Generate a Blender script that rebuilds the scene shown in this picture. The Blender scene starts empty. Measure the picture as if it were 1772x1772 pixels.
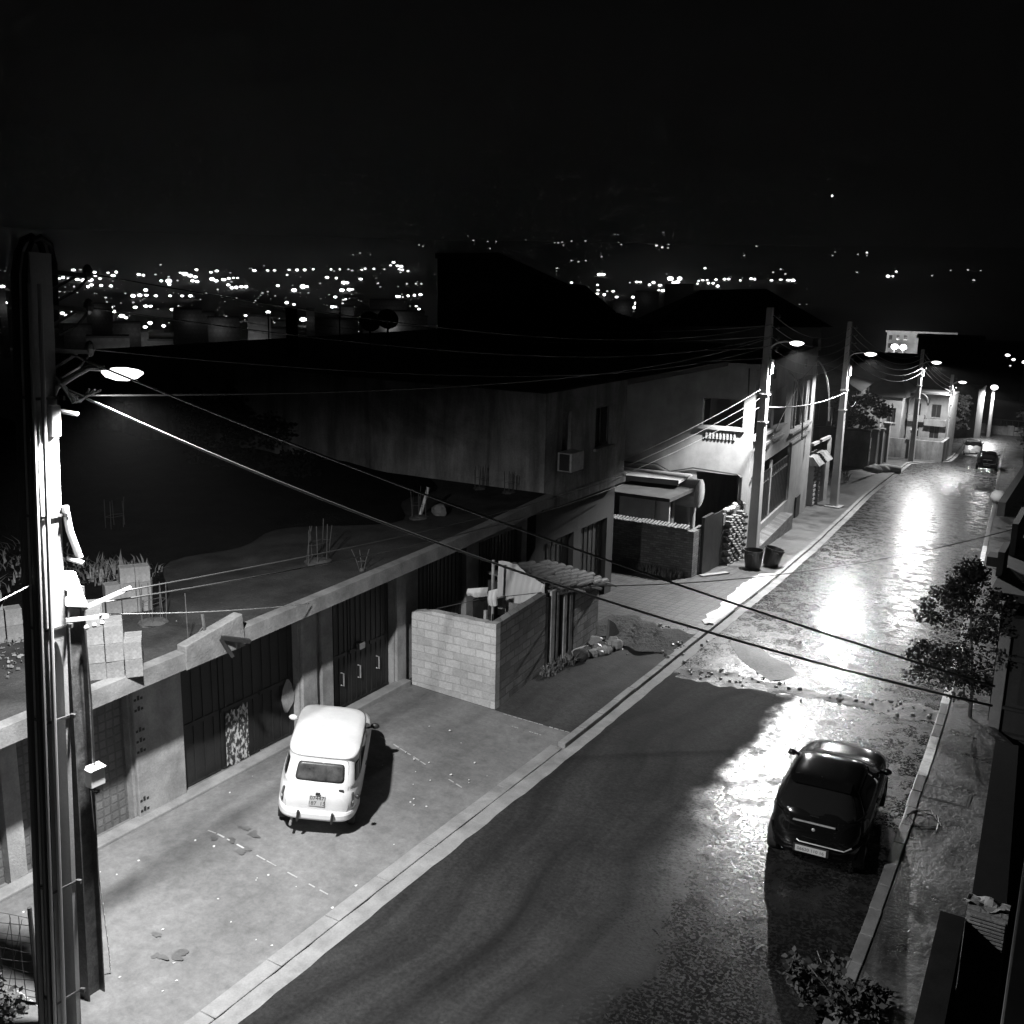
import bpy, bmesh, math, random
from mathutils import Vector, Matrix
R = random.Random(11)
SC = bpy.context.scene
COL = SC.collection
PI = math.pi
V = Vector
# ------------------------------------------------------------------ helpers
def sm(t):
    t = max(0., min(1., t)); return t*t*(3-2*t)
def pw(tab, y):
    if y <= tab[0][0]: return tab[0][1]
    for (a, b), (c, d) in zip(tab, tab[1:]):
        if y <= c: return b+(d-b)*(y-a)/(c-a)
    return tab[-1][1]
def gz(y):                                   # street level along the street
    if y < 12: return 0.
    if y < 35: return -.0016*(y-12)**2
    return -.8464-.0736*(y-35)
LK = [(-20,-9.6),(19,-9.58),(25,-9.8),(29.4,-10.02),(36,-10.45),(46,-11.3),(56,-12.3),(67.5,-13.5),(88,-15.1),(94.5,-15.6),(97.5,-13.1),(105,-13.5),(123,-15),(150,-17)]
RK = [(-20,-2.3),(14.8,-2.48),(18.6,-2.63),(21,-2.74),(27,-3.05),(31,-3.35),(45,-4.4),(70,-6.4),(98,-8.9),(150,-13)]
def xl(y): return (pw(LK,y-2)+pw(LK,y)+pw(LK,y+2))/3
def xr(y): return (pw(RK,y-2)+pw(RK,y)+pw(RK,y+2))/3
def terr(x, y):
    g = gz(min(max(y,0),170.))-.35
    e = max((-x-28)/260.,(y-200)/300.,(x-40)/400.,0)
    h = g+(-66-g)*sm(e)
    r = math.hypot(x,y)
    return h+360*max(0,(r-3600)/6000.)**1.2

class MB:
    def __init__(s, org=(0,0,0)):
        s.v=[]; s.f=[]; s.m=[]; s.cur=0; s.o=V(org); s.M=None; s.uv=None
    def P(s, p):
        p=V(p)
        if s.M is not None: p=s.M@p
        s.v.append(p-s.o); return len(s.v)-1
    def F(s, *idx):
        s.f.append(tuple(idx)); s.m.append(s.cur)
    def quad(s,a,b,c,d): s.F(*[s.P(q) for q in (a,b,c,d)])
    def box(s,x0,x1,y0,y1,z0,z1):
        i=[s.P((x,y,z)) for z in (z0,z1) for x,y in ((x0,y0),(x1,y0),(x1,y1),(x0,y1))]
        for f in ((3,2,1,0),(4,5,6,7),(0,1,5,4),(1,2,6,5),(2,3,7,6),(3,0,4,7)): s.F(*[i[k] for k in f])
    def hexa(s,b,t):                          # bottom 4 + top 4 corners
        i=[s.P(p) for p in list(b)+list(t)]
        for f in ((3,2,1,0),(4,5,6,7),(0,1,5,4),(1,2,6,5),(2,3,7,6),(3,0,4,7)): s.F(*[i[k] for k in f])
    def prism(s,poly,z0,z1):
        n=len(poly)
        a=[s.P((p[0],p[1],z0(p) if callable(z0) else z0)) for p in poly]
        b=[s.P((p[0],p[1],z1(p) if callable(z1) else z1)) for p in poly]
        s.F(*a[::-1]); s.F(*b)
        for k in range(n): s.F(a[k],a[(k+1)%n],b[(k+1)%n],b[k])
    def tube(s,pts,r,n=8,cap=True):
        pts=[V(p) for p in pts]; rings=[]
        for k,p in enumerate(pts):
            d=(pts[min(k+1,len(pts)-1)]-pts[max(k-1,0)]).normalized()
            a=d.cross(V((0,0,1)) if abs(d.z)<.95 else V((1,0,0))).normalized(); b=d.cross(a)
            rr=r[k] if isinstance(r,(list,tuple)) else r
            rings.append([s.P(p+a*rr*math.cos(2*PI*j/n)+b*rr*math.sin(2*PI*j/n)) for j in range(n)])
        for A,B in zip(rings,rings[1:]):
            for j in range(n): s.F(A[j],A[(j+1)%n],B[(j+1)%n],B[j])
        if cap: s.F(*rings[0][::-1]); s.F(*rings[-1])
    def bar(s,a,b,w,h=None):
        h=h or w; a=V(a); b=V(b); d=(b-a).normalized()
        u=d.cross(V((0,0,1)) if abs(d.z)<.95 else V((1,0,0))).normalized()*w/2; q=d.cross(u).normalized()*h/2
        s.hexa([a-u-q,a+u-q,a+u+q,a-u+q],[b-u-q,b+u-q,b+u+q,b-u+q])
    def ball(s,c,r,nu=10,nv=6,jit=0,rnd=R):
        c=V(c); r=V((r,r,r)) if not hasattr(r,'__len__') else V(r); rows=[]
        for i in range(1,nv):
            t=PI*i/nv
            rows.append([s.P(c+V((r.x*math.sin(t)*math.cos(2*PI*j/nu),r.y*math.sin(t)*math.sin(2*PI*j/nu),r.z*math.cos(t)))*(1+jit*rnd.uniform(-1,1))) for j in range(nu)])
        a=s.P(c+V((0,0,r.z))); b=s.P(c-V((0,0,r.z)))
        for j in range(nu):
            k=(j+1)%nu
            s.F(a,rows[0][j],rows[0][k]); s.F(b,rows[-1][k],rows[-1][j])
            for A,B in zip(rows,rows[1:]): s.F(A[j],B[j],B[k],A[k])
    def grid(s,fn,nu,nv):
        i=[[s.P(fn(u/nu,v/nv)) for u in range(nu+1)] for v in range(nv+1)]
        for v in range(nv):
            for u in range(nu): s.F(i[v][u],i[v][u+1],i[v+1][u+1],i[v+1][u])
    def build(s,name,mats,parent=None,smooth=False,bevel=0,loc=None):
        me=bpy.data.meshes.new(name); me.from_pydata(s.v,[],s.f)
        mats=mats if isinstance(mats,(list,tuple)) else [mats]
        for m in mats: me.materials.append(m)
        for p,k in zip(me.polygons,s.m): p.material_index=k; p.use_smooth=smooth
        bm=bmesh.new(); bm.from_mesh(me); bmesh.ops.recalc_face_normals(bm,faces=bm.faces[:]); bm.to_mesh(me); bm.free()
        o=bpy.data.objects.new(name,me); COL.objects.link(o)
        if parent is not None: o.parent=parent
        else: o.location=loc if loc is not None else s.o
        if bevel:
            b=o.modifiers.new('bevel','BEVEL'); b.width=bevel; b.segments=2; b.limit_method='ANGLE'
        return o

def tag(o,label=None,cat=None,group=None,kind=None):
    if label: o['label']=label
    if cat: o['category']=cat
    if group: o['group']=group
    if kind: o['kind']=kind
    return o
def thing(name,label,cat,loc=(0,0,0),rz=0,group=None):
    o=bpy.data.objects.new(name,None); COL.objects.link(o); o.location=loc; o.rotation_euler=(0,0,rz)
    o.empty_display_size=.2
    return tag(o,label,cat,group)
def copy_tree(o,parent=None):
    c=o.copy(); COL.objects.link(c)
    if parent is not None: c.parent=parent
    for ch in list(o.children): copy_tree(ch,c)
    return c
def struct(o): o['kind']='structure'; return o

# ------------------------------------------------------------------ materials (all neutral: the photograph is black and white)
def nt(name):
    m=bpy.data.materials.new(name); m.use_nodes=True; t=m.node_tree
    for n in list(t.nodes): t.nodes.remove(n)
    out=t.nodes.new('ShaderNodeOutputMaterial'); b=t.nodes.new('ShaderNodeBsdfPrincipled')
    t.links.new(b.outputs[0],out.inputs[0]); return m,t,b
class G:
    """tiny node builder"""
    def __init__(s,t): s.t=t
    def n(s,ty,**k):
        d=s.t.nodes.new(ty)
        for a,b in k.items(): setattr(d,a,b)
        return d
    def put(s,v,sock):
        if isinstance(v,bpy.types.NodeSocket): s.t.links.new(v,sock)
        else: sock.default_value=v
    def math(s,op,a,b=0.,clamp=False):
        d=s.n('ShaderNodeMath',operation=op,use_clamp=clamp); s.put(a,d.inputs[0]); s.put(b,d.inputs[1]); return d.outputs[0]
    def noise(s,vec,scale,detail=4,rough=.55,dist=0):
        d=s.n('ShaderNodeTexNoise'); s.put(vec,d.inputs['Vector']); d.inputs['Scale'].default_value=scale
        d.inputs['Detail'].default_value=detail; d.inputs['Roughness'].default_value=rough; d.inputs['Distortion'].default_value=dist
        return d.outputs['Fac']
    def ramp(s,f,a,b,c,d_):
        d=s.n('ShaderNodeMapRange',clamp=True); s.put(f,d.inputs[0])
        for k,v in enumerate((a,b,c,d_)): s.put(v,d.inputs[k+1])
        return d.outputs[0]
    def mix(s,f,a,b):
        d=s.n('ShaderNodeMix',data_type='FLOAT'); s.put(f,d.inputs[0]); s.put(a,d.inputs[2]); s.put(b,d.inputs[3]); return d.outputs[0]
    def gray(s,v):
        d=s.n('ShaderNodeCombineColor'); 
        for k in range(3): s.put(v,d.inputs[k])
        return d.outputs[0]
    def pos(s): return s.n('ShaderNodeNewGeometry').outputs['Position']
    def obj(s): return s.n('ShaderNodeTexCoord').outputs['Object']
    def sep(s,v):
        d=s.n('ShaderNodeSeparateXYZ'); s.put(v,d.inputs[0]); return d.outputs
    def comb(s,x,y,z):
        d=s.n('ShaderNodeCombineXYZ')
        for k,v in enumerate((x,y,z)): s.put(v,d.inputs[k])
        return d.outputs[0]
    def bump(s,h,strength,dist,b,normal=None):
        d=s.n('ShaderNodeBump'); d.inputs['Strength'].default_value=strength; d.inputs['Distance'].default_value=dist
        s.put(h,d.inputs['Height'])
        if normal is not None: s.put(normal,d.inputs['Normal'])
        s.t.links.new(d.outputs[0],b.inputs['Normal']); return d.outputs[0]

def mat(name,base,rough=.8,var=.25,scale=3.,fine=30.,bump=.3,bd=.01,metal=0.,spec=.5,stain=0.,streak=0.,coat=0.):
    m,t,b=nt(name); g=G(t); p=g.obj()
    big=g.noise(p,scale,5,.6); fi=g.noise(p,fine,4,.6)
    f=g.math('MULTIPLY',g.ramp(big,.3,.7,1-var,1+var),g.ramp(fi,.25,.75,1-var*.5,1+var*.5))
    if stain:
        s_=g.ramp(g.noise(p,scale*.45,6,.65,.6),.5,.68,0,1); f=g.math('MULTIPLY',f,g.ramp(s_,0,1,1,1-stain))
    if streak:
        x,y,z=g.sep(p); q=g.comb(g.math('MULTIPLY',x,.8),g.math('MULTIPLY',y,.8),g.math('MULTIPLY',z,.14))
        f=g.math('MULTIPLY',f,g.ramp(g.noise(q,1.1,6,.68,.5),.42,.64,1,1-streak))
    g.t.links.new(g.gray(g.math('MULTIPLY',f,base)),b.inputs['Base Color'])
    g.put(g.ramp(big,.3,.7,max(.03,rough-.08),min(1,rough+.08)),b.inputs['Roughness'])
    b.inputs['Metallic'].default_value=metal; b.inputs['Specular IOR Level'].default_value=spec
    if coat: b.inputs['Coat Weight'].default_value=coat; b.inputs['Coat Roughness'].default_value=.04
    if bump: g.bump(g.math('ADD',fi,g.math('MULTIPLY',big,.6)),bump,bd,b)
    return m
def mat_brick(name,base,mortar,bw,bh,ms=.012,rough=.9,var=.3,axis='wall',bump=.6,off=.5,stain=.3):
    m,t,b=nt(name); g=G(t); p=g.obj(); x,y,z=g.sep(p)
    uv=g.comb(g.math('ADD',x,y),z,0.) if axis=='wall' else g.comb(x,y,0.)
    wob=g.noise(p,2.5,2); uv2=g.n('ShaderNodeVectorMath',operation='ADD'); g.put(uv,uv2.inputs[0])
    w=g.math('MULTIPLY',g.math('SUBTRACT',wob,.5),.05); g.put(g.comb(w,w,0.),uv2.inputs[1])
    br=g.n('ShaderNodeTexBrick'); g.put(uv2.outputs[0],br.inputs['Vector'])
    br.inputs['Scale'].default_value=1; br.inputs['Brick Width'].default_value=bw; br.inputs['Row Height'].default_value=bh
    br.inputs['Mortar Size'].default_value=ms; br.inputs['Mortar Smooth'].default_value=.3; br.offset=off
    br.inputs['Color1'].default_value=(1-var,)*3+(1,); br.inputs['Color2'].default_value=(1+var*.4,)*3+(1,); br.inputs['Mortar'].default_value=(1,1,1,1)
    c=g.math('MULTIPLY',br.outputs['Color'],base); c=g.mix(br.outputs['Fac'],c,mortar)
    fi=g.noise(p,26,5,.65); st=g.ramp(g.noise(p,1.3,6,.65,.5),.48,.7,1,1-stain)
    c=g.math('MULTIPLY',g.math('MULTIPLY',c,g.ramp(fi,.25,.75,.8,1.2)),st)
    t.links.new(g.gray(c),b.inputs['Base Color']); b.inputs['Roughness'].default_value=rough
    h=g.math('ADD',g.math('MULTIPLY',g.math('SUBTRACT',1.,br.outputs['Fac']),1.),g.math('MULTIPLY',fi,.5)); g.bump(h,bump,.02,b)
    return m
def mat_flat(name,base,rough=.5,metal=0,coat=0,spec=.5):
    m,t,b=nt(name); b.inputs['Base Color'].default_value=(base,)*3+(1,); b.inputs['Roughness'].default_value=rough
    b.inputs['Metallic'].default_value=metal; b.inputs['Specular IOR Level'].default_value=spec
    if coat: b.inputs['Coat Weight'].default_value=coat; b.inputs['Coat Roughness'].default_value=.03
    return m
def mat_emit(name,st,sample=False):
    m,t,b=nt(name); b.inputs['Base Color'].default_value=(.8,.8,.8,1); b.inputs['Emission Color'].default_value=(1,1,1,1); b.inputs['Emission Strength'].default_value=st
    if not sample: m.cycles.emission_sampling='NONE'
    return m

def wet_ground(name,base,wet,dry_rough,wet_rough,bump,mask,fine=17.,dark=.28,bd=.013,grain=.4,tracks=0):
    """ground whose wetness follows `mask(g,x,y,p)` (0 dry .. 1 wet) laid out in metres on the street"""
    m,t,b=nt(name); g=G(t); p=g.pos(); x,y,z=g.sep(p)
    k=mask(g,x,y,p)
    big=g.noise(p,.5,5,.6); mid=g.noise(p,5.,5,.65); fi=g.noise(p,fine,3,.6)
    c=g.math('MULTIPLY',g.math('MULTIPLY',g.ramp(big,.3,.7,.75,1.25),g.ramp(mid,.3,.7,.82,1.18)),g.ramp(fi,.2,.8,1-grain,1+grain))
    ag=g.noise(p,75.,2,.7); c=g.math('MULTIPLY',c,g.ramp(ag,.25,.75,1-grain*.8,1+grain*.8))
    if tracks:
        wp=g.math('MULTIPLY',g.math('SUBTRACT',g.noise(p,.12,2),.5),7.); tr=g.noise(g.comb(g.math('ADD',g.math('MULTIPLY',x,1.5),wp),g.math('MULTIPLY',y,.07),0.),1.,4,.6); c=g.math('MULTIPLY',c,g.ramp(tr,.3,.7,1-tracks,1+tracks))
    c=g.math('MULTIPLY',c,g.mix(k,base,base*dark))
    t.links.new(g.gray(c),b.inputs['Base Color'])
    pud=g.ramp(g.noise(p,1.1,6,.7,.5),.42,.62,0,1)
    rr=g.mix(k,dry_rough,g.mix(pud,wet_rough,wet_rough*1.2))
    g.put(rr,b.inputs['Roughness']); g.put(g.mix(k,.1,.6),b.inputs['Specular IOR Level'])
    h=g.math('ADD',g.math('ADD',fi,g.math('MULTIPLY',mid,1.3)),g.math('MULTIPLY',big,.3)); g.bump(h,bump,bd,b)
    return m
def road_mask(g,x,y,p):
    # a strip of newer, drier asphalt along the left of the carriageway up to the trench; everything else is wet
    n=g.math('MULTIPLY',g.math('SUBTRACT',g.noise(p,.9,5,.6),.5),1.1)
    edge=g.math('ADD',-6.45,n)
    side=g.ramp(g.math('DIVIDE',g.math('SUBTRACT',x,edge),g.ramp(y,13.,19.,1.7,.35)),-.1,1.,0,1)
    far=g.ramp(g.math('ADD',y,n),24.6,25.2,0,1)
    w=g.math("MAXIMUM",side,far)
    patchy=g.ramp(g.noise(p,.55,6,.65,.6),.36,.56,.85,1)
    mott=g.mix(g.ramp(y,14.,19.5,.15,1),1.,g.ramp(g.noise(g.comb(g.math('MULTIPLY',x,1.),g.math('MULTIPLY',y,.8),0.),2.1,8,.74,.4),.40,.52,.5,1))
    grit=g.ramp(g.noise(p,17.,3,.7),.38,.5,.45,1)
    return g.math('MULTIPLY',g.math('MULTIPLY',w,patchy),g.math('MULTIPLY',mott,grit))
def wet_all(g,x,y,p): return g.ramp(g.noise(p,.8,6,.65,.5),.35,.6,.35,1)
def walk_mask(g,x,y,p):
    far=g.ramp(y,19.,34.,0,1)
    return g.math('MULTIPLY',far,g.ramp(g.noise(p,.8,6,.65,.5),.35,.6,.5,1))

M={}
M['asphalt']=wet_ground('asphalt',.027,1,.85,.135,.5,road_mask,tracks=.5,bd=.0095,fine=16.)
M['trench']=wet_ground('trench_fill',.04,1,.9,.42,1.,wet_all,fine=14.,dark=.6,bd=.02)
M['mud']=wet_ground('mud',.2,1,.7,.6,.7,wet_all,fine=18.,dark=.8)
M['walk_old']=wet_ground('old_pavement',.05,1,.9,.6,.5,walk_mask,grain=.3,tracks=.25)
M['walk']=wet_ground('pavement_concrete',.19,1,.8,.35,.3,walk_mask,grain=.14,tracks=.12)
M['walk_wet']=wet_ground('wet_pavement',.11,1,.7,.27,.8,wet_all,fine=12.,bd=.017,tracks=.45)
M['kerb']=mat('kerb_stone',.27,.75,.25,2.,30,.35,stain=.3)
M['whitewash']=mat('whitewash',.8,.6,.2,4,40,.3,stain=.25)
M['kerb_dark']=mat('kerb_wet',.14,.4,.3,2.,30,.4,stain=.3)
M['soil']=mat('soil',.06,.95,.5,1.5,14,1.,.04)
M['terrain']=mat('terrain',.05,1,.3,.02,.2,0)
M['tile']=mat_brick('ramp_tiles',.085,.04,.3,.3,.02,.55,.25,'floor',.8,0.,.4)
M['slab']=mat('roof_slab',.035,.95,.45,1.2,22,.8,.03,stain=.5,spec=.1)
M['slab_edge']=mat('slab_edge',.17,.9,.3,2.,25,.5,.02,stain=.35,streak=.3)
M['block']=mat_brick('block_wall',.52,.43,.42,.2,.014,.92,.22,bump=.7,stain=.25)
M['blockd']=mat_brick('block_wall_side',.30,.2,.42,.2,.02,.92,.35,bump=1.,stain=.35)  # darker copy of the block wall, shade painted in for the hut's sides
M['pillar']=mat('pillar_render',.36,.9,.25,2.,25,.5,.02,stain=.25,streak=.2)
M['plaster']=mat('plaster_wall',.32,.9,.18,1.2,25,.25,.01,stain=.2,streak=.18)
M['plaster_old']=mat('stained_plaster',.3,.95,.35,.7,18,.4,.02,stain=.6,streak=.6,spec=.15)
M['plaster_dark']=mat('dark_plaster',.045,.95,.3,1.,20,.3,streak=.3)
M['brick']=mat_brick('rough_brick',.16,.1,.24,.085,.012,.95,.4,bump=1.2,stain=.4)
M['brickf']=mat_brick('far_brick',.2,.15,.24,.085,.012,.95,.4,bump=1.,stain=.4)
M['door']=mat('dark_metal_door',.02,.6,.4,1.5,20,.3,stain=.4,streak=.3)
M['door_light']=mat_brick('embossed_metal',.17,.12,.16,.16,.02,.7,.2,bump=.8,off=0.)
M['gate']=mat('gate_paint',.014,.45,.3,3,30,.2)
M['steel']=mat('rusty_steel',.10,.55,.5,5,40,.5,.01,metal=.4,stain=.4)
M['rust']=mat('rebar',.05,.8,.4,8,50,.3)
M['pole']=mat('pole_concrete',.42,.9,.15,1.,35,.35,.01,stain=.2,streak=.2)
M['tar']=mat('tarred_concrete',.008,1.,.3,3,30,.4,spec=.1)  # near-black colour paints shade in the pole recess and on the right walls
M['blockgrey']=mat('grey_hollow_block',.15,.95,.3,3,25,.5,.02,stain=.35)
M['cable']=mat_flat('cable_black',.03,.45)
M['cable_mid']=mat_flat('cable_weathered',.16,.6); M['cable_pale']=mat_flat('pale_cable',.4,.6)
M['cable_gray']=mat_flat('cable_gray',.35,.5)
M['ins']=mat_flat('insulator',.06,.3)
M['galv']=mat('galvanised',.5,.4,.2,6,40,.1,metal=.6)
M['white_plastic']=mat_flat('white_plastic',.8,.45)
M['carwhite']=mat('white_car_paint',.74,.38,.07,2.2,30,0,coat=.4,stain=.12)
M['carblack']=mat_flat('black_car_paint',.004,.12,0,.3)
M['carsilver']=mat_flat('silver_car_paint',.45,.3,.3,.8)
M['trim']=mat_flat('black_trim',.02,.5)
M['glass']=mat_flat('car_glass',.01,.06,0,.0,.4)
M['glass_dusty']=mat('dusty_glass',.05,.35,.5,6,40,0)
M['rubber']=mat_flat('rubber',.02,.8)
M['rim']=mat_flat('wheel_rim',.4,.35,.6)
M['lampred']=mat_flat('tail_lamp',.09,.15,0,1.)
M['lampclear']=mat_flat('reversing_lamp',.6,.15,0,1.)
M['plate']=mat_flat('plate_gray',.5,.4)
M['ink']=mat_flat('plate_ink',.06,.6)
M['ink2']=mat_flat('faded_ink',.25,.6)
M['seat']=mat_flat('seat_cloth',.1,.9)
M['wood']=mat('weathered_wood',.2,.85,.4,3,30,.5,streak=.3)
M['woodpale']=mat('pale_timber',.5,.8,.3,3,30,.4,streak=.3)
M['roof_tile']=mat('roof_tile',.13,.7,.4,4,30,.5,stain=.3)
M['coping']=mat('coping_tile',.2,.7,.5,5,30,.5,stain=.5)
M['cloth']=mat_flat('white_cloth',.75,.9)
M['bark']=mat('bark',.12,.9,.4,8,40,.6)
M['leaf']=mat_flat('leaf',.03,.75)
M['earth']=mat('roof_earth',.008,1,.5,1.5,14,1.,.04,spec=0)  # darker copy of soil; its tone also paints the lamp's falloff
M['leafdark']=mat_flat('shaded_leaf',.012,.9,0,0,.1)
M['leaf2']=mat_flat('pale_leaf',.14,.6)
M['weed']=mat_flat('dry_weed',.16,.8)
M['bin']=mat_flat('rubbish_tub',.015,.35)
M['dark_in']=mat_flat('dark_interior',.02,.9)
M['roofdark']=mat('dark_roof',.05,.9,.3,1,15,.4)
M['windowp']=mat_flat('window_pane',.03,.15)
M['bulb']=mat_emit('lamp_glow',3.5)
M['town']=mat_emit('town_glow',8.)
M['towndim']=mat_emit('town_glow_dim',1.5); M['townmid']=mat_emit('town_glow_mid',5.); M['glim']=mat_emit('town_glimmer',.8)
M['townwall']=mat_brick('town_wall',.16,.12,4.,3.,.9,.9,.1,bump=0.)
# thin plastic sheeting: lets part of the light through
m_,t_,b_=nt('plastic_sheet'); g_=G(t_)
b_.inputs['Base Color'].default_value=(.8,.8,.8,1); b_.inputs['Roughness'].default_value=.35
tr_=g_.n('ShaderNodeBsdfTranslucent'); tr_.inputs[0].default_value=(.8,.8,.8,1); mx_=g_.n('ShaderNodeMixShader'); mx_.inputs[0].default_value=.15
t_.links.new(b_.outputs[0],mx_.inputs[1]); t_.links.new(tr_.outputs[0],mx_.inputs[2])
t_.links.new(mx_.outputs[0],[n for n in t_.nodes if n.type=='OUTPUT_MATERIAL'][0].inputs[0]); M['sheet']=m_
# peeling white paint over dark metal
m_,t_,b_=nt('peeling_paint'); g_=G(t_); p_=g_.obj(); x_,y_,z_=g_.sep(p_)
q_=g_.noise(g_.comb(g_.math('MULTIPLY',x_,1.),g_.math('MULTIPLY',y_,1.),g_.math('MULTIPLY',z_,.55)),16,4,.6)
t_.links.new(g_.gray(g_.ramp(q_,.42,.52,.62,.04)),b_.inputs[0]); b_.inputs['Roughness'].default_value=.8; M['peel']=m_
# ------------------------------------------------------------------ camera
F_,PIT,ROLL,YAW=1800.,math.radians(12.86),.02,math.radians(30.5)
rt=V((math.cos(YAW),math.sin(YAW),0)); fh=V((-math.sin(YAW),math.cos(YAW),0))
fw=fh*math.cos(PIT)-V((0,0,1))*math.sin(PIT); up=fh*math.sin(PIT)+V((0,0,1))*math.cos(PIT)
r2=rt*math.cos(ROLL)+up*math.sin(ROLL); u2=up*math.cos(ROLL)-rt*math.sin(ROLL)
cd=bpy.data.cameras.new('camera'); cam=bpy.data.objects.new('camera',cd); COL.objects.link(cam)
mw=Matrix((r2,u2,-fw)).transposed().to_4x4(); mw.translation=V((0,0,10)); cam.matrix_world=mw
cd.sensor_width=36; cd.sensor_fit='HORIZONTAL'; cd.lens=36*F_/1772; cd.clip_start=.1; cd.clip_end=20000
SC.camera=cam
# ------------------------------------------------------------------ world, exposure
w=bpy.data.worlds.new('World'); SC.world=w; w.use_nodes=True; t=w.node_tree
bg=[n for n in t.nodes if n.type=='BACKGROUND'][0]
sky=t.nodes.new('ShaderNodeTexSky'); sky.sky_type='NISHITA'; sky.sun_disc=False
sky.sun_elevation=math.radians(-7.); sky.sun_rotation=math.radians(-60); sky.air_density=1.5; sky.dust_density=3
bw=t.nodes.new('ShaderNodeRGBToBW'); t.links.new(sky.outputs[0],bw.inputs[0])
ad=t.nodes.new('ShaderNodeMath'); ad.operation='MULTIPLY_ADD'; t.links.new(bw.outputs[0],ad.inputs[0]); ad.inputs[1].default_value=.08; ad.inputs[2].default_value=.0017
t.links.new(ad.outputs[0],bg.inputs[0]); bg.inputs[1].default_value=1.
SC.view_settings.view_transform='Standard'; SC.view_settings.look='None'; SC.view_settings.exposure=0; SC.view_settings.gamma=1
cy=SC.cycles; cy.use_denoising=True; cy.max_bounces=5; cy.diffuse_bounces=2; cy.glossy_bounces=3; cy.transmission_bounces=3; cy.transparent_max_bounces=6
cy.caustics_reflective=False; cy.caustics_refractive=False; cy.sample_clamp_indirect=3; cy.use_light_tree=True
cy.blur_glossy=.3
# ------------------------------------------------------------------ ground sheets
mb=MB()
NR,NA=120,140; rr=[0]+[14*(9800/14)**(k/(NR-1)) for k in range(NR)]
rows=[]
for r in rr:
    rows.append([mb.P((r*math.cos(2*PI*a/NA),r*math.sin(2*PI*a/NA),terr(r*math.cos(2*PI*a/NA),r*math.sin(2*PI*a/NA)))) for a in range(NA)])
for A,B in zip(rows[1:],rows[2:]):
    for a in range(NA): mb.F(A[a],A[(a+1)%NA],B[(a+1)%NA],B[a])
c0=mb.P((0,0,terr(0,0)))
for a in range(NA): mb.F(c0,rows[1][a],rows[1][(a+1)%NA])
struct(mb.build('terrain',M['terrain'],smooth=True))

def strip(name,xa,xb,y0,y1,dz,mats,step=1.,nx=1,rag=0,kind='structure',pick=None):
    mb=MB(); n=max(1,int((y1-y0)/step)); rnd=random.Random(hash(name)%1000 if False else len(name)*7)
    rows=[]
    for k in range(n+1):
        y=y0+(y1-y0)*k/n; a=xa(y)+rnd.uniform(-rag,rag); b=xb(y)+rnd.uniform(-rag,rag)
        rows.append([mb.P((a+(b-a)*i/nx,y,gz(y)+(dz(a+(b-a)*i/nx,y) if callable(dz) else dz))) for i in range(nx+1)])
    for k,(A,B) in enumerate(zip(rows,rows[1:])):
        if pick: mb.cur=pick(k)
        for i in range(nx): mb.F(A[i],A[i+1],B[i+1],B[i])
    o=mb.build(name,mats,smooth=True); o['kind']=kind; return o
def kerb(name,xin,xout,y0,y1,z0,z1,mats,gap=.012,L=1.,pick=None,jit=.01,seed=3):
    mb=MB(); rnd=random.Random(seed); y=y0; k=0
    while y<y1-.05:
        e=min(y+L,y1)-gap; j=rnd.uniform(-jit,jit); jz=rnd.uniform(-jit,jit)*.5
        if pick: mb.cur=pick((y+e)/2)
        b=[(xin(y)+j,y,gz(y)+z0),(xout(y)+j,y,gz(y)+z0),(xout(e)+j,e,gz(e)+z0),(xin(e)+j,e,gz(e)+z0)]
        mb.hexa(b,[(p[0],p[1],p[2]-z0+z1+jz) for p in b]); y+=L; k+=1
    return struct(mb.build(name,mats,bevel=.012))
strip('road',lambda y:xl(y)+.25,lambda y:xr(y)+.02,-20,124,0,M['asphalt'],1,4)
strip('cross_road',lambda y:-75,lambda y:30,124,150,0,M['asphalt'],2,6)
# left pavement: flush driveway in front of the garages, then a raised pavement
def dw(x,y):
    d=max(0,xl(y)-.3-x); k=1-sm((y-17.)/2.5); return (.04*d+k*.05*(min(d,2.9)-2.9/1.7*max(0,d-2.9)) if d<4.6 else .04*d)+.012+(.08*sm((y-18.9)/2.2))
strip('driveway',lambda y:-14.7,lambda y:xl(y)-.14,-20,19.48,dw,M['walk'],.4,16)
strip('pavement',lambda y:-14.7,lambda y:xl(y)-.14,19.48,26.2,dw,M['walk_old'],.5,16)
strip('pavement_far',lambda y:-24,lambda y:xl(y)-.15,38.3,124,.085,M['walk'],1,3)
strip('tiled_ramp',lambda y:-24,lambda y:xl(y)-.15,26.2,38.3,.082,M['tile'],.8,3)
kerb('kerb_flush',lambda y:xl(y)-.31,lambda y:xl(y)-.02,-20,18.7,-.1,.03,[M['kerb']],L=1.3)
strip('gutter',lambda y:xl(y)-.02,lambda y:xl(y)+.31,-20,124,.006,M['kerb'],.35,1,.018)
kerb('kerb_raised',lambda y:xl(y)-.16,lambda y:xl(y)+.02,18.75,124,-.1,.105,[M['kerb']],L=1.,seed=5)
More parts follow.
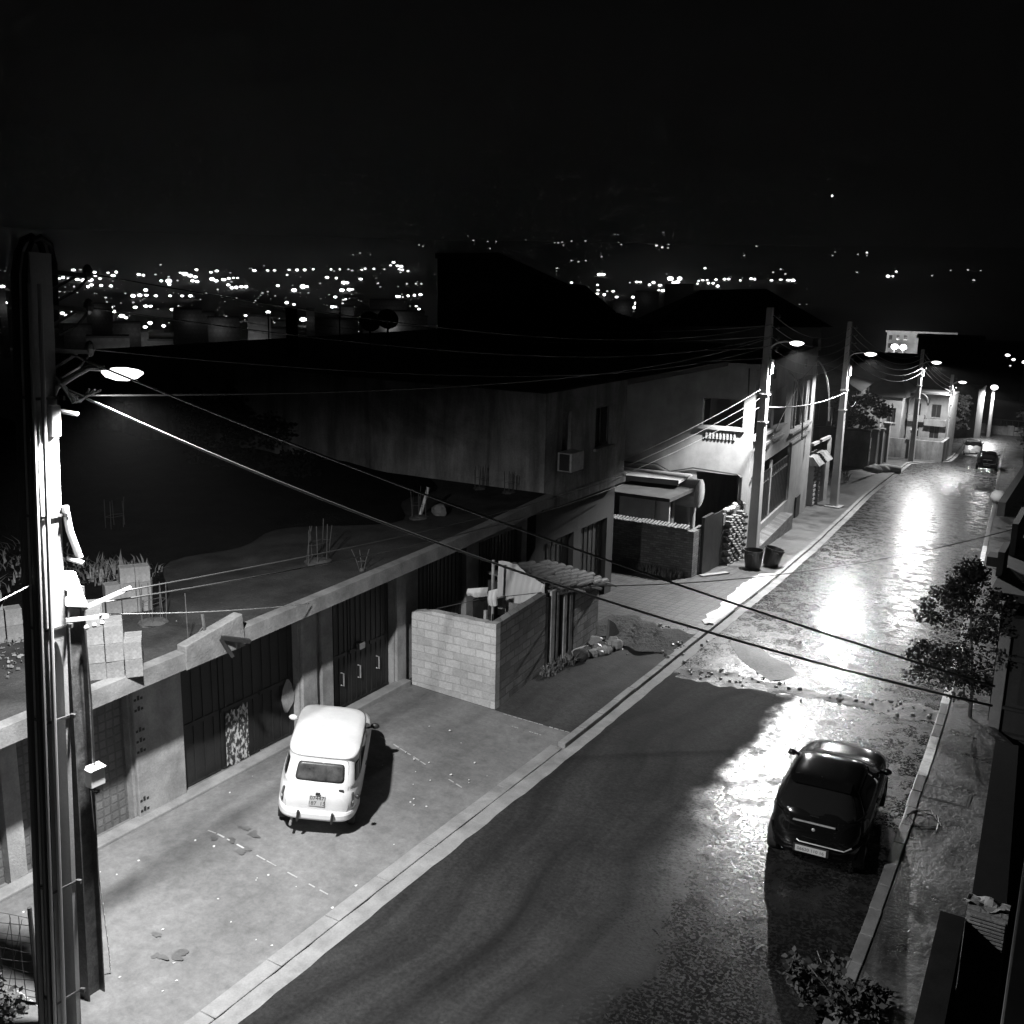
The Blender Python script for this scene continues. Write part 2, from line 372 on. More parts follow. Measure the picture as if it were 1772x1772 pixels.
# bright white ragged stretch of pavement edge beside the ramp
mb=MB(); rnd=random.Random(4); n=26; rows=[]
for k in range(n+1):
    y=29.4+8.6*k/n; wd=.34+.16*sm((y-31)/4)+rnd.uniform(-.09,.09)
    if k in (0,n): wd=.12
    rows.append((mb.P((xl(y)-.17-wd,y+rnd.uniform(-.06,.06),gz(y)+.106)),mb.P((xl(y)-.165,y,gz(y)+.148)),mb.P((xl(y)-.04,y,gz(y)+.15)),mb.P((xl(y)+.024,y,gz(y)+.03))))
for A,B in zip(rows,rows[1:]):
    for i in range(3): mb.F(A[i],A[i+1],B[i+1],B[i])
struct(mb.build('whitewashed_kerb',M['whitewash'],smooth=True))
# right pavement with stretches of white kerb stones
wr=lambda y: pw([(-20,-1.0),(13.7,-1.02),(24.5,-1.1),(25.6,-1.75),(64,-4.3),(124,-9)],y)
strip('pavement_right',lambda y:xr(y)+.2,wr,-20,124,.1,M['walk_wet'],.6,3)
def pk(y): return 1 if (21.3<y<23.6 or 26.6<y<27.6 or 28.4<y<31.8 or 44<y<52) else 0
kerb('kerb_right',lambda y:xr(y)+.0,lambda y:xr(y)+.2,-20,124,-.1,.13,[M['kerb_dark'],M['whitewash']],L=.8,pick=pk,seed=8)
# trench refilled across the road, mud tongue
mb=MB(); rnd=random.Random(6); n=34; rows=[]
for k in range(n+1):
    u=k/n; x=-9.3+7.1*u; yc=24.9+.9*u; h=.4+.18*math.sin(u*9)+rnd.uniform(-.15,.15)
    rows.append([mb.P((x,yc-h+2*h*j/5,gz(yc)+(0.005+.03*math.sin(PI*j/5)*rnd.uniform(.2,1.)) + (gz(yc-h+2*h*j/5)-gz(yc)))) for j in range(6)])
for A,B in zip(rows,rows[1:]):
    for j in range(5): mb.F(A[j],B[j],B[j+1],A[j+1])
struct(mb.build('trench_patch',M['trench'],smooth=True))
mb=MB(); ctr=[(-8.95,28.6,.22),(-8.5,28.0,.4),(-8.0,27.3,.5),(-7.5,26.8,.55),(-7.1,26.3,.5),(-6.95,25.8,.3)]; rows=[]
for x,y,h in ctr:
    rows.append([mb.P((x+rnd.uniform(-.08,.08)+h*(j-2)/2*.7,y+h*(j-2)/2*.75+rnd.uniform(-.06,.06),gz(y+h*(j-2)/2*.75)+.006+.02*(2-abs(j-2))/2)) for j in range(5)])
for A,B in zip(rows,rows[1:]):
    for j in range(4): mb.F(A[j],B[j],B[j+1],A[j+1])
struct(mb.build('mud_tongue',M['mud'],smooth=True))
# spoil heap of earth where the trench leaves the pavement
mb=MB(); rnd=random.Random(9)
def heap(u,v):
    x=-12.9+2.9*u; y=25.6+2.5*v+.3*math.sin(u*7)+.12*math.sin(u*23+v*9)
    e=math.sin(PI*u)*math.sin(PI*v); return (x,y,gz(y)+.1+.06*e**.7*rnd.uniform(.1,1.4)-.03+(.13-.13*sm((u-.75)/.25)))
mb.grid(heap,60,46); struct(mb.build('earth_heap',M['soil'],smooth=True))
mb=MB(); rnd=random.Random(19)
for k in range(230):
    if k<150: x,y=rnd.gauss(-11.2,1.0),rnd.gauss(26.8,.75)
    else: x=-9.4+6.6*rnd.random(); y=25+.9*(x+9.3)/7.1+rnd.gauss(0,.35)
    s_=rnd.uniform(.015,.06); zz=gz(y)+(.11 if x<-9.95 else .02); mb.ball((x,y,zz+s_*.3),(s_,s_*rnd.uniform(.7,1.4),s_*.7),6,4,.2,rnd)
tag(mb.build('rubble_scatter',M['kerb_dark']),kind='stuff')
# expansion joints across the pavement
def joint(name,pts):
    mb=MB(); rnd=random.Random(len(name))
    (x0,y0),(x1,y1)=pts; n=14
    for k in range(n):
        if rnd.random()<.3: continue
        a,b=k/n,(k+rnd.uniform(.55,.95))/n; wd=rnd.uniform(.012,.02)
        A=V((x0+(x1-x0)*a,y0+(y1-y0)*a,0)); B=V((x0+(x1-x0)*b,y0+(y1-y0)*b,0)); q=(B-A).cross(V((0,0,1))).normalized()*wd
        ps=[A-q,B-q,B+q,A+q]; mb.quad(*[(p.x,p.y,gz(p.y)+dw(p.x,p.y)+.006) for p in ps])
    struct(mb.build('pavement_joint',M['woodpale']))
joint('a',[(-13.3,11.75),(-9.9,11.62)]); joint('bb',[(-12.9,16.5),(-9.9,15.75)]); joint('ccc',[(-11.7,19.42),(-9.85,19.5)])
joint('dddd',[(-11.2,18.97),(-10.3,19.0)]); joint('e',[(-13.8,7.4),(-9.9,7.35)])
# oil stains and litter specks on the driveway
mb=MB(); rnd=random.Random(21)
for (x,y,r) in ((-12.6,12.15,.14),(-12.35,12.12,.18),(-12.5,11.75,.13),(-12.15,11.65,.2),(-12.75,11.6,.1),(-13.3,10.55,.13),(-11.2,9.0,.16),(-11.0,9.2,.2),(-11.6,9.3,.12)):
    n=30; q1,q2,q3=[rnd.uniform(0,6) for _ in range(3)]; rad=[r*(.62+.2*math.sin(4*PI*k/n+q1)+.13*math.sin(6*PI*k/n+q2)+.09*math.sin(14*PI*k/n+q3)+rnd.uniform(-.04,.04)) for k in range(n)]; mb.F(*[mb.P((x+rad[k]*math.cos(2*PI*k/n)*1.4,y+rad[k]*math.sin(2*PI*k/n)*.75,dw(x,y)+.006)) for k in range(n)])
struct(mb.build('oil_stain',M['kerb_dark']))
mb=MB()
for k in range(70):
    x,y=rnd.uniform(-14,-9.9),rnd.uniform(5.5,18); s_=rnd.uniform(.008,.025)
    mb.ball((x,y,dw(x,y)+.006),(s_,s_*1.3,s_*.5),5,3,.3,rnd)
tag(mb.build('litter_specks',M['cloth']),kind='stuff')

# ------------------------------------------------------------------ garages
def wall_cells(mb,u0,u1,z0,z1,holes,put):
    us=sorted({u0,u1}|{h[0] for h in holes}|{h[1] for h in holes}); zs=sorted({z0,z1}|{h[2] for h in holes}|{h[3] for h in holes})
    for a,b in zip(us,us[1:]):
        run=None
        for c,d in zip(zs,zs[1:]):
            inh=any(h[0]<=(a+b)/2<=h[1] and h[2]<=(c+d)/2<=h[3] for h in holes)
            if inh:
                if run: put(a,b,*run); run=None
            else: run=(run[0],d) if run else (c,d)
        if run: put(a,b,*run)
FX=-14.5
GO=(FX,15,0)
ga=thing('garage_row','long low row of garages with dark metal doors under a bare concrete roof slab','garages',GO)
def slabz(y): return 3.49+(y-9.5)*.026
mb=MB(GO)
ed=[(-13.37,1),(-13.37,9),(-13.36,12),(-13.38,16),(-13.42,20),(-13.6,24),(-13.7,25.55)]
poly=ed+[(-40,25.55),(-40,1)]
rows=[]
for (x,y) in ed:
    z=slabz(y); rows.append([mb.P((x+.02,y,z-.29)),mb.P((x,y,z)),mb.P((x-.22,y,z+.012)),mb.P((x-6,y,z-.02)),mb.P((-40,y,z-.1)),mb.P((-40,y,z-.4)),mb.P((x-.3,y,z-.29))])
for A,B in zip(rows,rows[1:]):
    for i in range(7):
        mb.cur=1 if i in (0,1) else 0; mb.F(A[i],A[(i+1)%7],B[(i+1)%7],B[i])
mb.cur=0; mb.F(*rows[0]); mb.F(*rows[-1][::-1])
mb.build('roof_slab',[M['slab'],M['slab_edge']],ga)
mb=MB(GO)
doors=[(6.2,8.9),(9.2,11.35),(12.55,15.75),(16.8,19.1),(20.1,22.3),(22.9,25.2)]
def put(a,b,c,d): mb.box(FX-.3,FX,a,b,c,d)
wall_cells(mb,1.,25.5,-.35,3.2,[(a,b,.1,2.95) for a,b in doors],put)
mb.build('wall',M['pillar'],ga)
mb=MB(GO); mb.box(-40,FX-.32,1.2,25.4,-.3,.06); mb.box(-40.2,-40,1.2,25.4,-3,3.2); mb.box(-40,FX-.32,1.,1.2,-.3,3.2); mb.build('back_wall',M['plaster_dark'],ga)
mb=MB(GO); mb.box(FX+.003,FX+.3,1,19.4,-.1,.27); mb.build('footing',M['kerb'],ga,bevel=.02)
rnd=random.Random(5)
for k,(a,b) in enumerate(doors):
    mb=MB(GO); light=k in(0,1)
    n=3 if k!=1 else 2; w_=(b-a)/n
    for j in range(n):
        x=FX-.16+(.015 if j%2 else 0); mb.box(x-.05,x,a+j*w_+.008,a+(j+1)*w_-.008,.1,2.95)
        if not light:
            for q in range(4): y=a+(j+.14+.24*q)*w_; mb.box(x,x+.018,y-.02,y+.02,.12,2.93)
            mb.box(x,x+.022,a+j*w_+.03,a+(j+1)*w_-.03,1.42,1.5); mb.box(x,x+.022,a+j*w_+.03,a+(j+1)*w_-.03,.16,.24)
    d=mb.build('door',M['door_light'] if light else M['door'],ga)
    if k==3:
        mb=MB(GO); mb.box(FX-.14,FX-.04,17.86,18.06,1.45,1.6); mb.build('lock_box',M['galv'],d)
        for y in (17.9,18.6,17.3):
            mb=MB(GO); mb.tube([(FX-.14,y,.75),(FX-.06,y,.75),(FX-.06,y,1.05),(FX-.14,y,1.05)],.018,6); mb.build('handle',M['galv'],d)
    if k==2:
        mb=MB(GO); n=14; top=[];bot=[]
        for q in range(n+1):
            y=13.72+.62*q/n; top.append((FX-.112,y,1.32+rnd.uniform(-.05,.06)+.12*q/n)); bot.append((FX-.112,y,.22+rnd.uniform(-.05,.05)))
        for q in range(n): mb.quad(bot[q],bot[q+1],top[q+1],top[q])
        mb.build('peeling_patch',M['peel'],d)
        mb=MB(GO); n=16; mb.F(*[mb.P((FX-.11,15.5+.2*math.cos(2*PI*q/n)*rnd.uniform(.8,1.15),1.1+.38*math.sin(2*PI*q/n)*rnd.uniform(.75,1.1))) for q in range(n)])
        mb.build('bare_patch',M['pillar'],d)
# masonry buttresses beside doors, hollow bricks showing at their edges
for y0,y1 in ((11.4,12.5),(15.78,16.25),(16.4,16.78),(19.12,19.5)):
    mb=MB(GO); mb.box(FX+.002,FX+.09,y0,y1,.0,3.14); mb.build('pier',M['pillar'],ga,bevel=.02)
mb=MB(GO)
for z in (.35,.55,1.5,1.7,1.9,2.3,2.5,2.7):
    for j in range(3): mb.box(FX+.091,FX+.096,11.42+.07*j,11.47+.07*j,z,z+.045+.04*(j%2))
mb.build('hollow_brick_end',M['trim'],ga)

mb=MB(GO); rnd=random.Random(61); xs=[-17.6,-19.4,-21,-25,-31,-39.8]
def shaded_earth(u,v):
    y=1.2+24.2*v; x=-16.9-22.8*u+(1-u)*(.9*math.sin(v*17)+.5*math.sin(v*41)); return (x,y,slabz(y)-.1*min(1,(-x-13)/27)+.03+.22*min(1,u*6)*(.6+.4*math.sin(x*1.7)*math.sin(y*1.3)))
mb.grid(shaded_earth,40,60); mb.build('earth_cover',M['earth'],ga,smooth=True)  # earth sheet, near-black to paint the unlit back of the roof
# small things on the roof slab
def block_stack(name,x0,y0,rz,rows_,lab,grp):
    """rows_: list of (column, layer, depth) cells"""
    base=None
    for (c,l,d) in rows_:
        o=None
        if block_stack.proto is None:
            mb=MB(); L,W,H_=.27,.27,.3
            mb.box(-L/2,L/2,-W/2,-W/2+.03,0,H_); mb.box(-L/2,L/2,W/2-.03,W/2,0,H_)
            for xx in (-L/2,-.015,L/2-.03): mb.box(xx,xx+.03,-W/2+.03,W/2-.03,0,H_)
            mb.box(-L/2+.002,L/2-.002,-W/2+.002,W/2-.002,.26,.297)
            o=mb.build('hollow_block',M['blockgrey'],bevel=.006); block_stack.proto=o
        else:
            o=block_stack.proto.copy(); COL.objects.link(o)
        q=Matrix.Rotation(rz,3,'Z')@V((c*.285,d*.285,0))
        o.location=(x0+q.x+R.uniform(-.012,.012),y0+q.y+R.uniform(-.012,.012),slabz(y0)+.0+l*.302); o.rotation_euler=(0,0,rz+R.uniform(-.06,.06))
        tag(o,lab,'concrete block',grp)
block_stack.proto=None
cells=[(c,l,d) for c in range(4) for l in range((4,4,4,2)[c]) for d in range(2)]
cells=[(c,l,d) for c in range(5) for l in range((4,4,4,3,2)[c]) for d in range(2)]
block_stack('a',-14.12,9.8,.87,cells,'grey hollow block in the stepped stack nearest the slab edge behind the steel post','blocks in the nearest stack')
cells=[(c,l,d) for c in range(5) for l in range((1,1,2,3,3)[c]) for d in range(1)]
block_stack('b',-16.35,11.9,1.05,cells,'grey hollow block in the smaller stack farther back on the slab','blocks in the farther stack')
cells=[(c,l,d) for c in range(6) for l in range((3,3,2,3,2,1)[c]) for d in range(1)]
block_stack('c',-17.0,9.6,1.1,cells,'grey hollow block in the low pile at the left frame edge','blocks in the left pile')
def rebar(x,y,n,h,lean,lab,z=None,r=.28):
    z=slabz(y)-.02 if z is None else z
    mb=MB((x,y,z)); rnd=random.Random(int(x*10+y*31))
    tops=[]
    for k in range(n):
        a=2*PI*k/n+.4; px,py=x+r*.5*math.cos(a),y+r*math.sin(a); hh=h*rnd.uniform(.75,1.05)
        lx,ly=lean*rnd.uniform(-.5,1),lean*rnd.uniform(-1,1); tops.append((px,py,lx,ly,hh))
        mb.tube([(px,py,z),(px+lx*.4,py+ly*.4,z+hh*.5),(px+lx,py+ly,z+hh)],.009,5)
    for f in (.45,):
        ring=[(px+lx*f,py+ly*f,z+h*f) for px,py,lx,ly,hh in tops]; mb.tube(ring+ring[:1],.005,5)
    mb.ball((x,y,z+.03),(r*.9,r*1.1,.07),9,5,.15,rnd)
    tag(mb.build('rebar_cluster',M['rust']),lab,'rebar','starter bars sticking out of the roof slab')
rebar(-15.0,12.45,7,.95,.06,'rusty starter bars beside the nearest block stack')
rebar(-20.8,16.3,5,1.0,.05,'dim starter bars far back in the dark, left of the others')
rebar(-15.0,17.0,7,1.05,.1,'starter bars in the middle of the dark roof slab, splayed at the right',r=.33)
rebar(-15.4,21.4,6,.9,.06,'starter bars standing beside the leaning pale pipe')
rebar(-15.9,25.1,6,.75,.04,'tied bars against the stained house wall, left of the pair',r=.22)
rebar(-14.9,25.1,6,.7,.05,'tied bars against the stained house wall, close to its corner',r=.22)
rebar(-13.75,17.0,3,.55,.28,'few bent bars leaning at the slab edge above the double door',r=.06)
mb=MB((-15.6,21.6,slabz(21.6))); mb.tube([(-15.45,21.5,slabz(21.5)+.0),(-15.35,21.75,slabz(21.6)+.75)],.045,8)
tag(mb.build('leaning_pipe',M['woodpale']),'short pale pipe leaning on the roof slab','pipe')
mb=MB((-15.1,21.9,slabz(21.9))); mb.ball((-15.1,21.9,slabz(21.9)+.14),(.22,.17,.18),7,5,.2,rnd)
tag(mb.build('rubble_lump',M['kerb_dark']),'grey lump of rubble beside the leaning pipe','rubble')
# short parapet of hollow bricks left on the slab edge
PO=(-13.3,12.3,3.6); pa=thing('parapet_remnant','short pale piece of brick parapet on the edge of the garage roof','parapet',PO)
mb=MB(PO); 
mb.hexa([(-13.33,11.7,3.23),(-13.55,11.7,3.23),(-13.55,13.1,3.26),(-13.33,13.1,3.26)],[(-13.33,11.7,3.67),(-13.55,11.7,3.67),(-13.55,13.05,3.89),(-13.33,13.05,3.89)]); mb.build('brick_piece',M['blockgrey'],pa,bevel=.015)
mb=MB(PO); mb.bar((-13.33,12.5,3.6),(-13.13,13.0,3.42),.1,.07); mb.bar((-13.33,12.5,3.58),(-13.2,12.65,3.22),.08,.06); mb.build('bracket',M['gate'],pa)
mb=MB(PO); mb.tube([(-13.5,12.3,3.6),(-13.5,12.28,3.85),(-13.55,12.3,4.05)],.03,6); mb.tube([(-13.6,12.1,3.6),(-13.5,12.28,3.85)],.015,5); mb.tube([(-13.6,12.0,3.6),(-13.62,12.0,4.5)],.008,5); mb.build('rod',M['rust'],pa)
# weeds behind the stacks
def weeds(name,lab,cat,spots,n,h,m,grp=None,wid=.02):
    x0,y0,z0=spots[0][:3]; mb=MB((x0,y0,z0)); rnd=random.Random(int(abs(x0)*17+y0))
    for k in range(n):
        sx,sy,sz,sr=spots[k%len(spots)]; a=rnd.uniform(0,2*PI); q=sr*math.sqrt(rnd.random()); x,y=sx+q*math.cos(a),sy+q*math.sin(a)
        hh=h*rnd.uniform(.4,1.1); d=rnd.uniform(0,2*PI); l=hh*rnd.uniform(.2,.8); w_=wid*rnd.uniform(.7,1.6)
        p=V((x,y,sz)); mid=p+V((l*.35*math.cos(d),l*.35*math.sin(d),hh*.6)); tip=p+V((l*math.cos(d),l*math.sin(d),hh*rnd.uniform(.6,1))); sd=V((-math.sin(d),math.cos(d),0))*w_
        a0,a1,b0,b1,c_=[mb.P(v) for v in (p-sd,p+sd,mid-sd*.8,mid+sd*.8,tip)]; mb.F(a0,a1,b1,b0); mb.F(b0,b1,c_)
    return tag(mb.build(name,m),lab,cat,grp)
weeds('weed_patch','rough patch of weeds growing behind the block stacks on the roof','weeds',[(-18.6,13.4,3.5,1.),(-17.8,14.0,3.5,.8),(-19.6,12.6,3.5,1.2),(-20.5,13.5,3.5,1.3)],900,.5,M['leaf2'])
tag(weeds('roof_litter','x','x',[(-16.5,10.3,3.53,1.),(-16.,9.,3.53,1.2),(-15.6,13.,3.53,1.)],500,.07,M['weed'],wid=.03),kind='stuff')
del bpy.data.objects['roof_litter']['label'], bpy.data.objects['roof_litter']['category']

# ------------------------------------------------------------------ lean-to hut of concrete blocks
HO=(-13,22.4,0.); hu=thing('block_hut','roofless hut of bare concrete blocks with tiles and plastic sheet at its back','hut',HO)
def gw(y): return gz(y)-.05
mb=MB(HO); n=8; xs=[-14.25+(2.4)*k/n for k in range(n+1)]; tp=[1.98,2.06,2.1,2.1,2.11,2.12,2.1,2.12,2.13]
for k in range(n): mb.hexa([(xs[k],19.5,gw(19.5)),(xs[k+1],19.5,gw(19.5)),(xs[k+1],19.7,gw(19.5)),(xs[k],19.7,gw(19.5))],[(xs[k],19.5,tp[k]-.02*(k%3==1)),(xs[k+1],19.5,tp[k+1]),(xs[k+1],19.7,tp[k+1]),(xs[k],19.7,tp[k]-.02*(k%3==1))])
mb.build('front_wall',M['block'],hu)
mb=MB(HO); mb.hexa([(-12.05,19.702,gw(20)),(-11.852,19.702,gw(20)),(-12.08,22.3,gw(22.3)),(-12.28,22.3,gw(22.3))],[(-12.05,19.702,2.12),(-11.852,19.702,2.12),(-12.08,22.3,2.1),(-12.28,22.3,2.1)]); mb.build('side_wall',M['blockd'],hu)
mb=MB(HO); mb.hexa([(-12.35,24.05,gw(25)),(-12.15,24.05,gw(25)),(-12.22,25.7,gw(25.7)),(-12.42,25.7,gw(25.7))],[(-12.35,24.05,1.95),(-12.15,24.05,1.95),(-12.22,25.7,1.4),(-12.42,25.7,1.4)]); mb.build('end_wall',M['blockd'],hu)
mb=MB(HO); mb.box(-14.4,-12.44,25.5,25.7,gw(25.7),1.5); mb.build('rear_wall',M['plaster_dark'],hu); mb=MB(HO); mb.box(-14.2,-12.4,22.9,23.0,gw(23),1.95); mb.build('inner_wall',M['plaster_dark'],hu)
for (y,w_,m) in ((22.42,.14,'wood'),(22.78,.2,'woodpale'),(23.06,.1,'wood'),(23.5,.16,'woodpale'),(23.85,.16,'wood')):
    mb=MB(HO); x=-12.1-(y-22.3)*.02; mb.box(x-.06,x,y-w_/2,y+w_/2,gw(y),1.95 if w_<.18 else 2.05); mb.build('plank',M[m],hu)
mb=MB(HO); mb.box(-12.3,-12.24,22.5,23.98,gw(23),1.8); mb.build('door',M['gate'],hu)
# tiled rear roof
mb=MB(HO); rnd=random.Random(31)
for r_ in range(6):
    for c in range(9):
        if rnd.random()<.06: continue
        x=-14.1+c*.235+rnd.uniform(-.02,.02); y=23.1+r_*.5; z=2.25-.09*r_-.03*c+rnd.uniform(-.03,.03)
        pts=[]
        for e in (0,1):
            for j in range(6):
                a=PI*j/5; pts.append((x+.11*math.cos(a)+rnd.uniform(-.004,.004),y+.55*e,z+.07*math.sin(a)-.05*e))
        i=[mb.P(p) for p in pts]
        for j in range(5): mb.F(i[j],i[j+1],i[j+7],i[j+6])
        i=[mb.P(V(p)+V((0,0,-.015))) for p in pts]
        for j in range(5): mb.F(i[j+6],i[j+7],i[j+1],i[j])
mb.build('roof_tiles',M['roof_tile'],hu)
mb=MB(HO); mb.hexa([(-14.3,23.,2.1),(-12.1,23.,1.87),(-12.1,26.1,1.4),(-14.3,26.1,1.6)],[(-14.3,23.,2.16),(-12.1,23.,1.93),(-12.1,26.1,1.46),(-14.3,26.1,1.66)])
for y in (24.,25.,26.): mb.bar((-12.9,y,2.02-(y-23)*.16),(-11.8,y,1.9-(y-23)*.16),.06)
mb.build('roof_deck',M['wood'],hu)
# plastic sheet hanging from the tiles over the side wall
mb=MB((-13,22.5,2)); 
def sh(u,v):
    x=-13.8+1.42*u; y=22.78-.06*math.sin(PI*v); z=2.58-.3*u-v*(1.5-.3*u)+.1*math.sin(u*5)*(1-v)
    f=.045*math.sin(u*19+2*v)+.03*math.sin(u*37+v*5)+.02*math.sin(v*17+u*9); return (x,y+f*(.3+.7*u),z)
mb.grid(sh,60,14); tag(mb.build('plastic_sheet',M['sheet'],smooth=True),'bright plastic sheet hanging inside the open block hut','plastic sheet')
# clothes line
mb=MB((-13.4,21,2)); mb.tube([(-14.3,20.6,1.75),(-13.4,21.2,2.0),(-12.15,22.2,2.15)],.01,5); tag(mb.build('clothes_line',M['cable']),'thin washing line strung inside the block hut','line')
for nm,lab,x,y,z,a,wd,hh in (('hanging_cloth','crumpled pale cloth draped over a post inside the hut',-13.42,21.15,2.28,.45,.5,.2),('hanging_towel','narrow white towel hanging on the line inside the hut',-13.12,21.4,2.22,.6,.22,.4)):
    mb=MB((x,y,z)); ux,uy=math.cos(a),math.sin(a)
    def cl(u,v): q=(u-.5)*wd; f=.04*math.sin(u*14)*v; return (x+ux*q-uy*f,y+uy*q+ux*f-.05*(1-2*abs(v-.5)),z-hh*v+.02*math.sin(u*9)*(v>.8)+.06*u*(1-v))
    mb.grid(cl,16,8); mb.grid(lambda u,v:tuple(V(cl(u,v))+V((.012,.02,0))),16,8)
    tag(mb.build(nm,M['cloth'],smooth=True),lab,'cloth')
mb=MB((-13.45,21.2,0)); mb.box(-13.62,-13.3,21.25,21.4,-.2,1.95); tag(mb.build('dark_cabinet',M['gate']),'dark narrow cabinet standing under the draped cloth in the hut','cabinet')
mb=MB((-13.2,21.2,0)); mb.bar((-13.2,21.15,-.2),(-13.2,21.2,1.75),.07); tag(mb.build('timber_post',M['woodpale']),'pale timber post inside the hut in front of the cabinet','post')
mb=MB((-13.3,21.5,0)); mb.bar((-13.38,21.8,-.2),(-13.36,21.8,2.9),.06); tag(mb.build('tall_stake',M['woodpale']),'thin stake rising above the hut behind the clothes','stake')
mb=MB((-12.9,21.7,0)); mb.box(-13.12,-12.62,22.2,22.26,-.1,1.7); tag(mb.build('board_panel',M['wood']),'vertical boards leaning beside the plastic sheet','boards')
# rubble and bricks against the hut
rnd=random.Random(44)
RB=thing('rubble_pile','heap of broken stones and bricks at the foot of the hut end wall','rubble',(-12.0,25.0,gz(25)+.125))
for k in range(26):
    mb=MB((-12.0,25.0,gz(25)+.125)); a=rnd.uniform(0,1); x=-12.1+.75*rnd.random()**1.4; y=24.2+1.5*a; s_=rnd.uniform(.06,.2)
    mb.ball((x,y,gz(y)+.12+s_*.5),(s_,s_*rnd.uniform(.7,1.3),s_*rnd.uniform(.6,.9)),7,5,.18,rnd); mb.build('stone',M['pillar'] if k%3 else M['kerb_dark'],RB)
mb=MB((-11.85,23.9,gz(24)+.13)); 
for k in range(3): mb.hexa([(-12.05+.0,23.75,gz(24)+.14+.07*k),(-11.72,23.8,gz(24)+.3+.07*k),(-11.72,24.05,gz(24)+.3+.07*k),(-12.05,24.,gz(24)+.14+.07*k)],[(-12.05,23.75,gz(24)+.2+.07*k),(-11.72,23.8,gz(24)+.36+.07*k),(-11.72,24.05,gz(24)+.36+.07*k),(-12.05,24.,gz(24)+.2+.07*k)])
tag(mb.build('tile_stack',M['woodpale'],bevel=.008),'tilted stack of three pale tiles by the rubble','tiles')
mb=MB((-11.75,23.6,gz(23.6)+.12)); mb.ball((-11.75,23.75,gz(23.6)+.28),(.24,.22,.18),10,7,.05,rnd); tag(mb.build('cement_sack',M['soil'],smooth=True),'rounded sack on the pavement in front of the rubble','sack')
mb=MB((-11.9,26.0,gz(26)+.12))
mb.hexa([(-12.0,25.8,gz(26)+.1),(-11.9,25.8,gz(26)+.1),(-11.75,26.4,gz(26)+.1),(-11.85,26.4,gz(26)+.1)],[(-12.0,25.9,gz(26)+.75),(-11.95,25.9,gz(26)+.75),(-11.85,26.1,gz(26)+.6),(-11.9,26.1,gz(26)+.6)]); tag(mb.build('stone_slab',M['kerb_dark'],bevel=.03),'upright broken stone slab beyond the hut end wall','stone')
weeds('wall_weeds','small weeds along the foot of the hut side wall','weeds',[(-11.95,22.2,gz(22)+.12,.25),(-11.98,22.7,gz(22.5)+.12,.25),(-11.95,23.3,gz(23)+.12,.25)],220,.32,M['leaf2'])
# ------------------------------------------------------------------ first house (dark, behind the garages)
H1=(-22,33,-.6); h1=thing('stained_house','dark flat roofed house with a streaked windowless near wall','house',H1)
HX=-14.1; B0,T0=3.68,6.74
mb=MB(H1)
wall_cells(mb,25.72,31,B0,T0,[(28.95,30.15,4.75,6.05),(26.75,27.3,4.55,6.1)],lambda a,b,c,d: mb.box(HX-.25,HX,a,b,c,d))
mb.box(-36,HX-.252,25.72,25.95,B0-.1,T0); mb.box(-36,-35.75,25.952,52,-8,T0); mb.box(-35.748,HX-.252,51.7,52,-8,T0); mb.box(HX-9,HX,31.002,31.2,B0,T0-.02)
mb.build('wall',[M['plaster_old']],h1)
mb=MB(H1); mb.box(-35.7,HX-.26,26,51.6,T0-.25,T0-.05); mb.build('roof',M['roofdark'],h1)
mb=MB(H1); mb.box(-36.1,HX+.06,25.62,31.25,B0-.32,B0-.003); mb.box(-36.1,-14.6,25.66,31.2,B0-.5,B0-.322); mb.build('floor_band',M['plaster_old'],h1)
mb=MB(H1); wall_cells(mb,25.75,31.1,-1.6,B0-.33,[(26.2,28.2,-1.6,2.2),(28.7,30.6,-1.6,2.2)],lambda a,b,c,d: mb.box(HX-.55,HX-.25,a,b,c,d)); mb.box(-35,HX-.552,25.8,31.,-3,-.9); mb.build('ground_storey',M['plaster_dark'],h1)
for y0,y1 in ((26.2,28.2),(28.7,30.6)):
    mb=MB(H1); mb.box(HX-.5,HX-.42,y0+.01,y1-.01,-1.,2.19)
    for k in range(6): y=y0+.2+k*.32; mb.box(HX-.42,HX-.4,y,y+.04,-.9,2.1)
    mb.build('door',M['door'],h1)
mb=MB(H1); wall_cells(mb,28.95,30.15,4.75,6.05,[(29.03,29.5,4.83,5.97),(29.56,30.07,4.83,5.97)],lambda a,b,c,d: mb.box(HX-.2,HX-.13,a,b,c,d)); wf=mb.build('window',M['wood'],h1)
mb=MB(H1); mb.box(HX-.18,HX-.16,29,30.1,4.8,6.); mb.build('pane',M['windowp'],wf)
mb=MB(H1); mb.box(HX+.002,HX+.1,28.85,30.25,4.66,4.745); mb.build('sill',M['plaster_old'],wf)
mb=MB(H1); mb.box(HX-.2,HX-.1,26.76,27.29,4.56,6.09); mb.build('shutter',M['wood'],h1)
AO=(-13.8,26.85,4.5); ac=thing('air_conditioner','pale boxed air conditioner fixed to the dark house wall','air conditioner',AO)
mb=MB(AO); mb.box(HX+.02,-13.62,26.45,27.25,4.42,4.98); mb.build('casing',M['galv'],ac,bevel=.015)
mb=MB(AO); mb.box(-14.0,-13.68,26.425,26.449,4.46,4.94); mb.build('grille',M['trim'],ac)
mb=MB(AO); mb.bar((HX,26.5,4.39),(-13.6,26.5,4.39),.04); mb.bar((HX,27.2,4.39),(-13.6,27.2,4.39),.04); mb.build('bracket',M['rust'],ac)
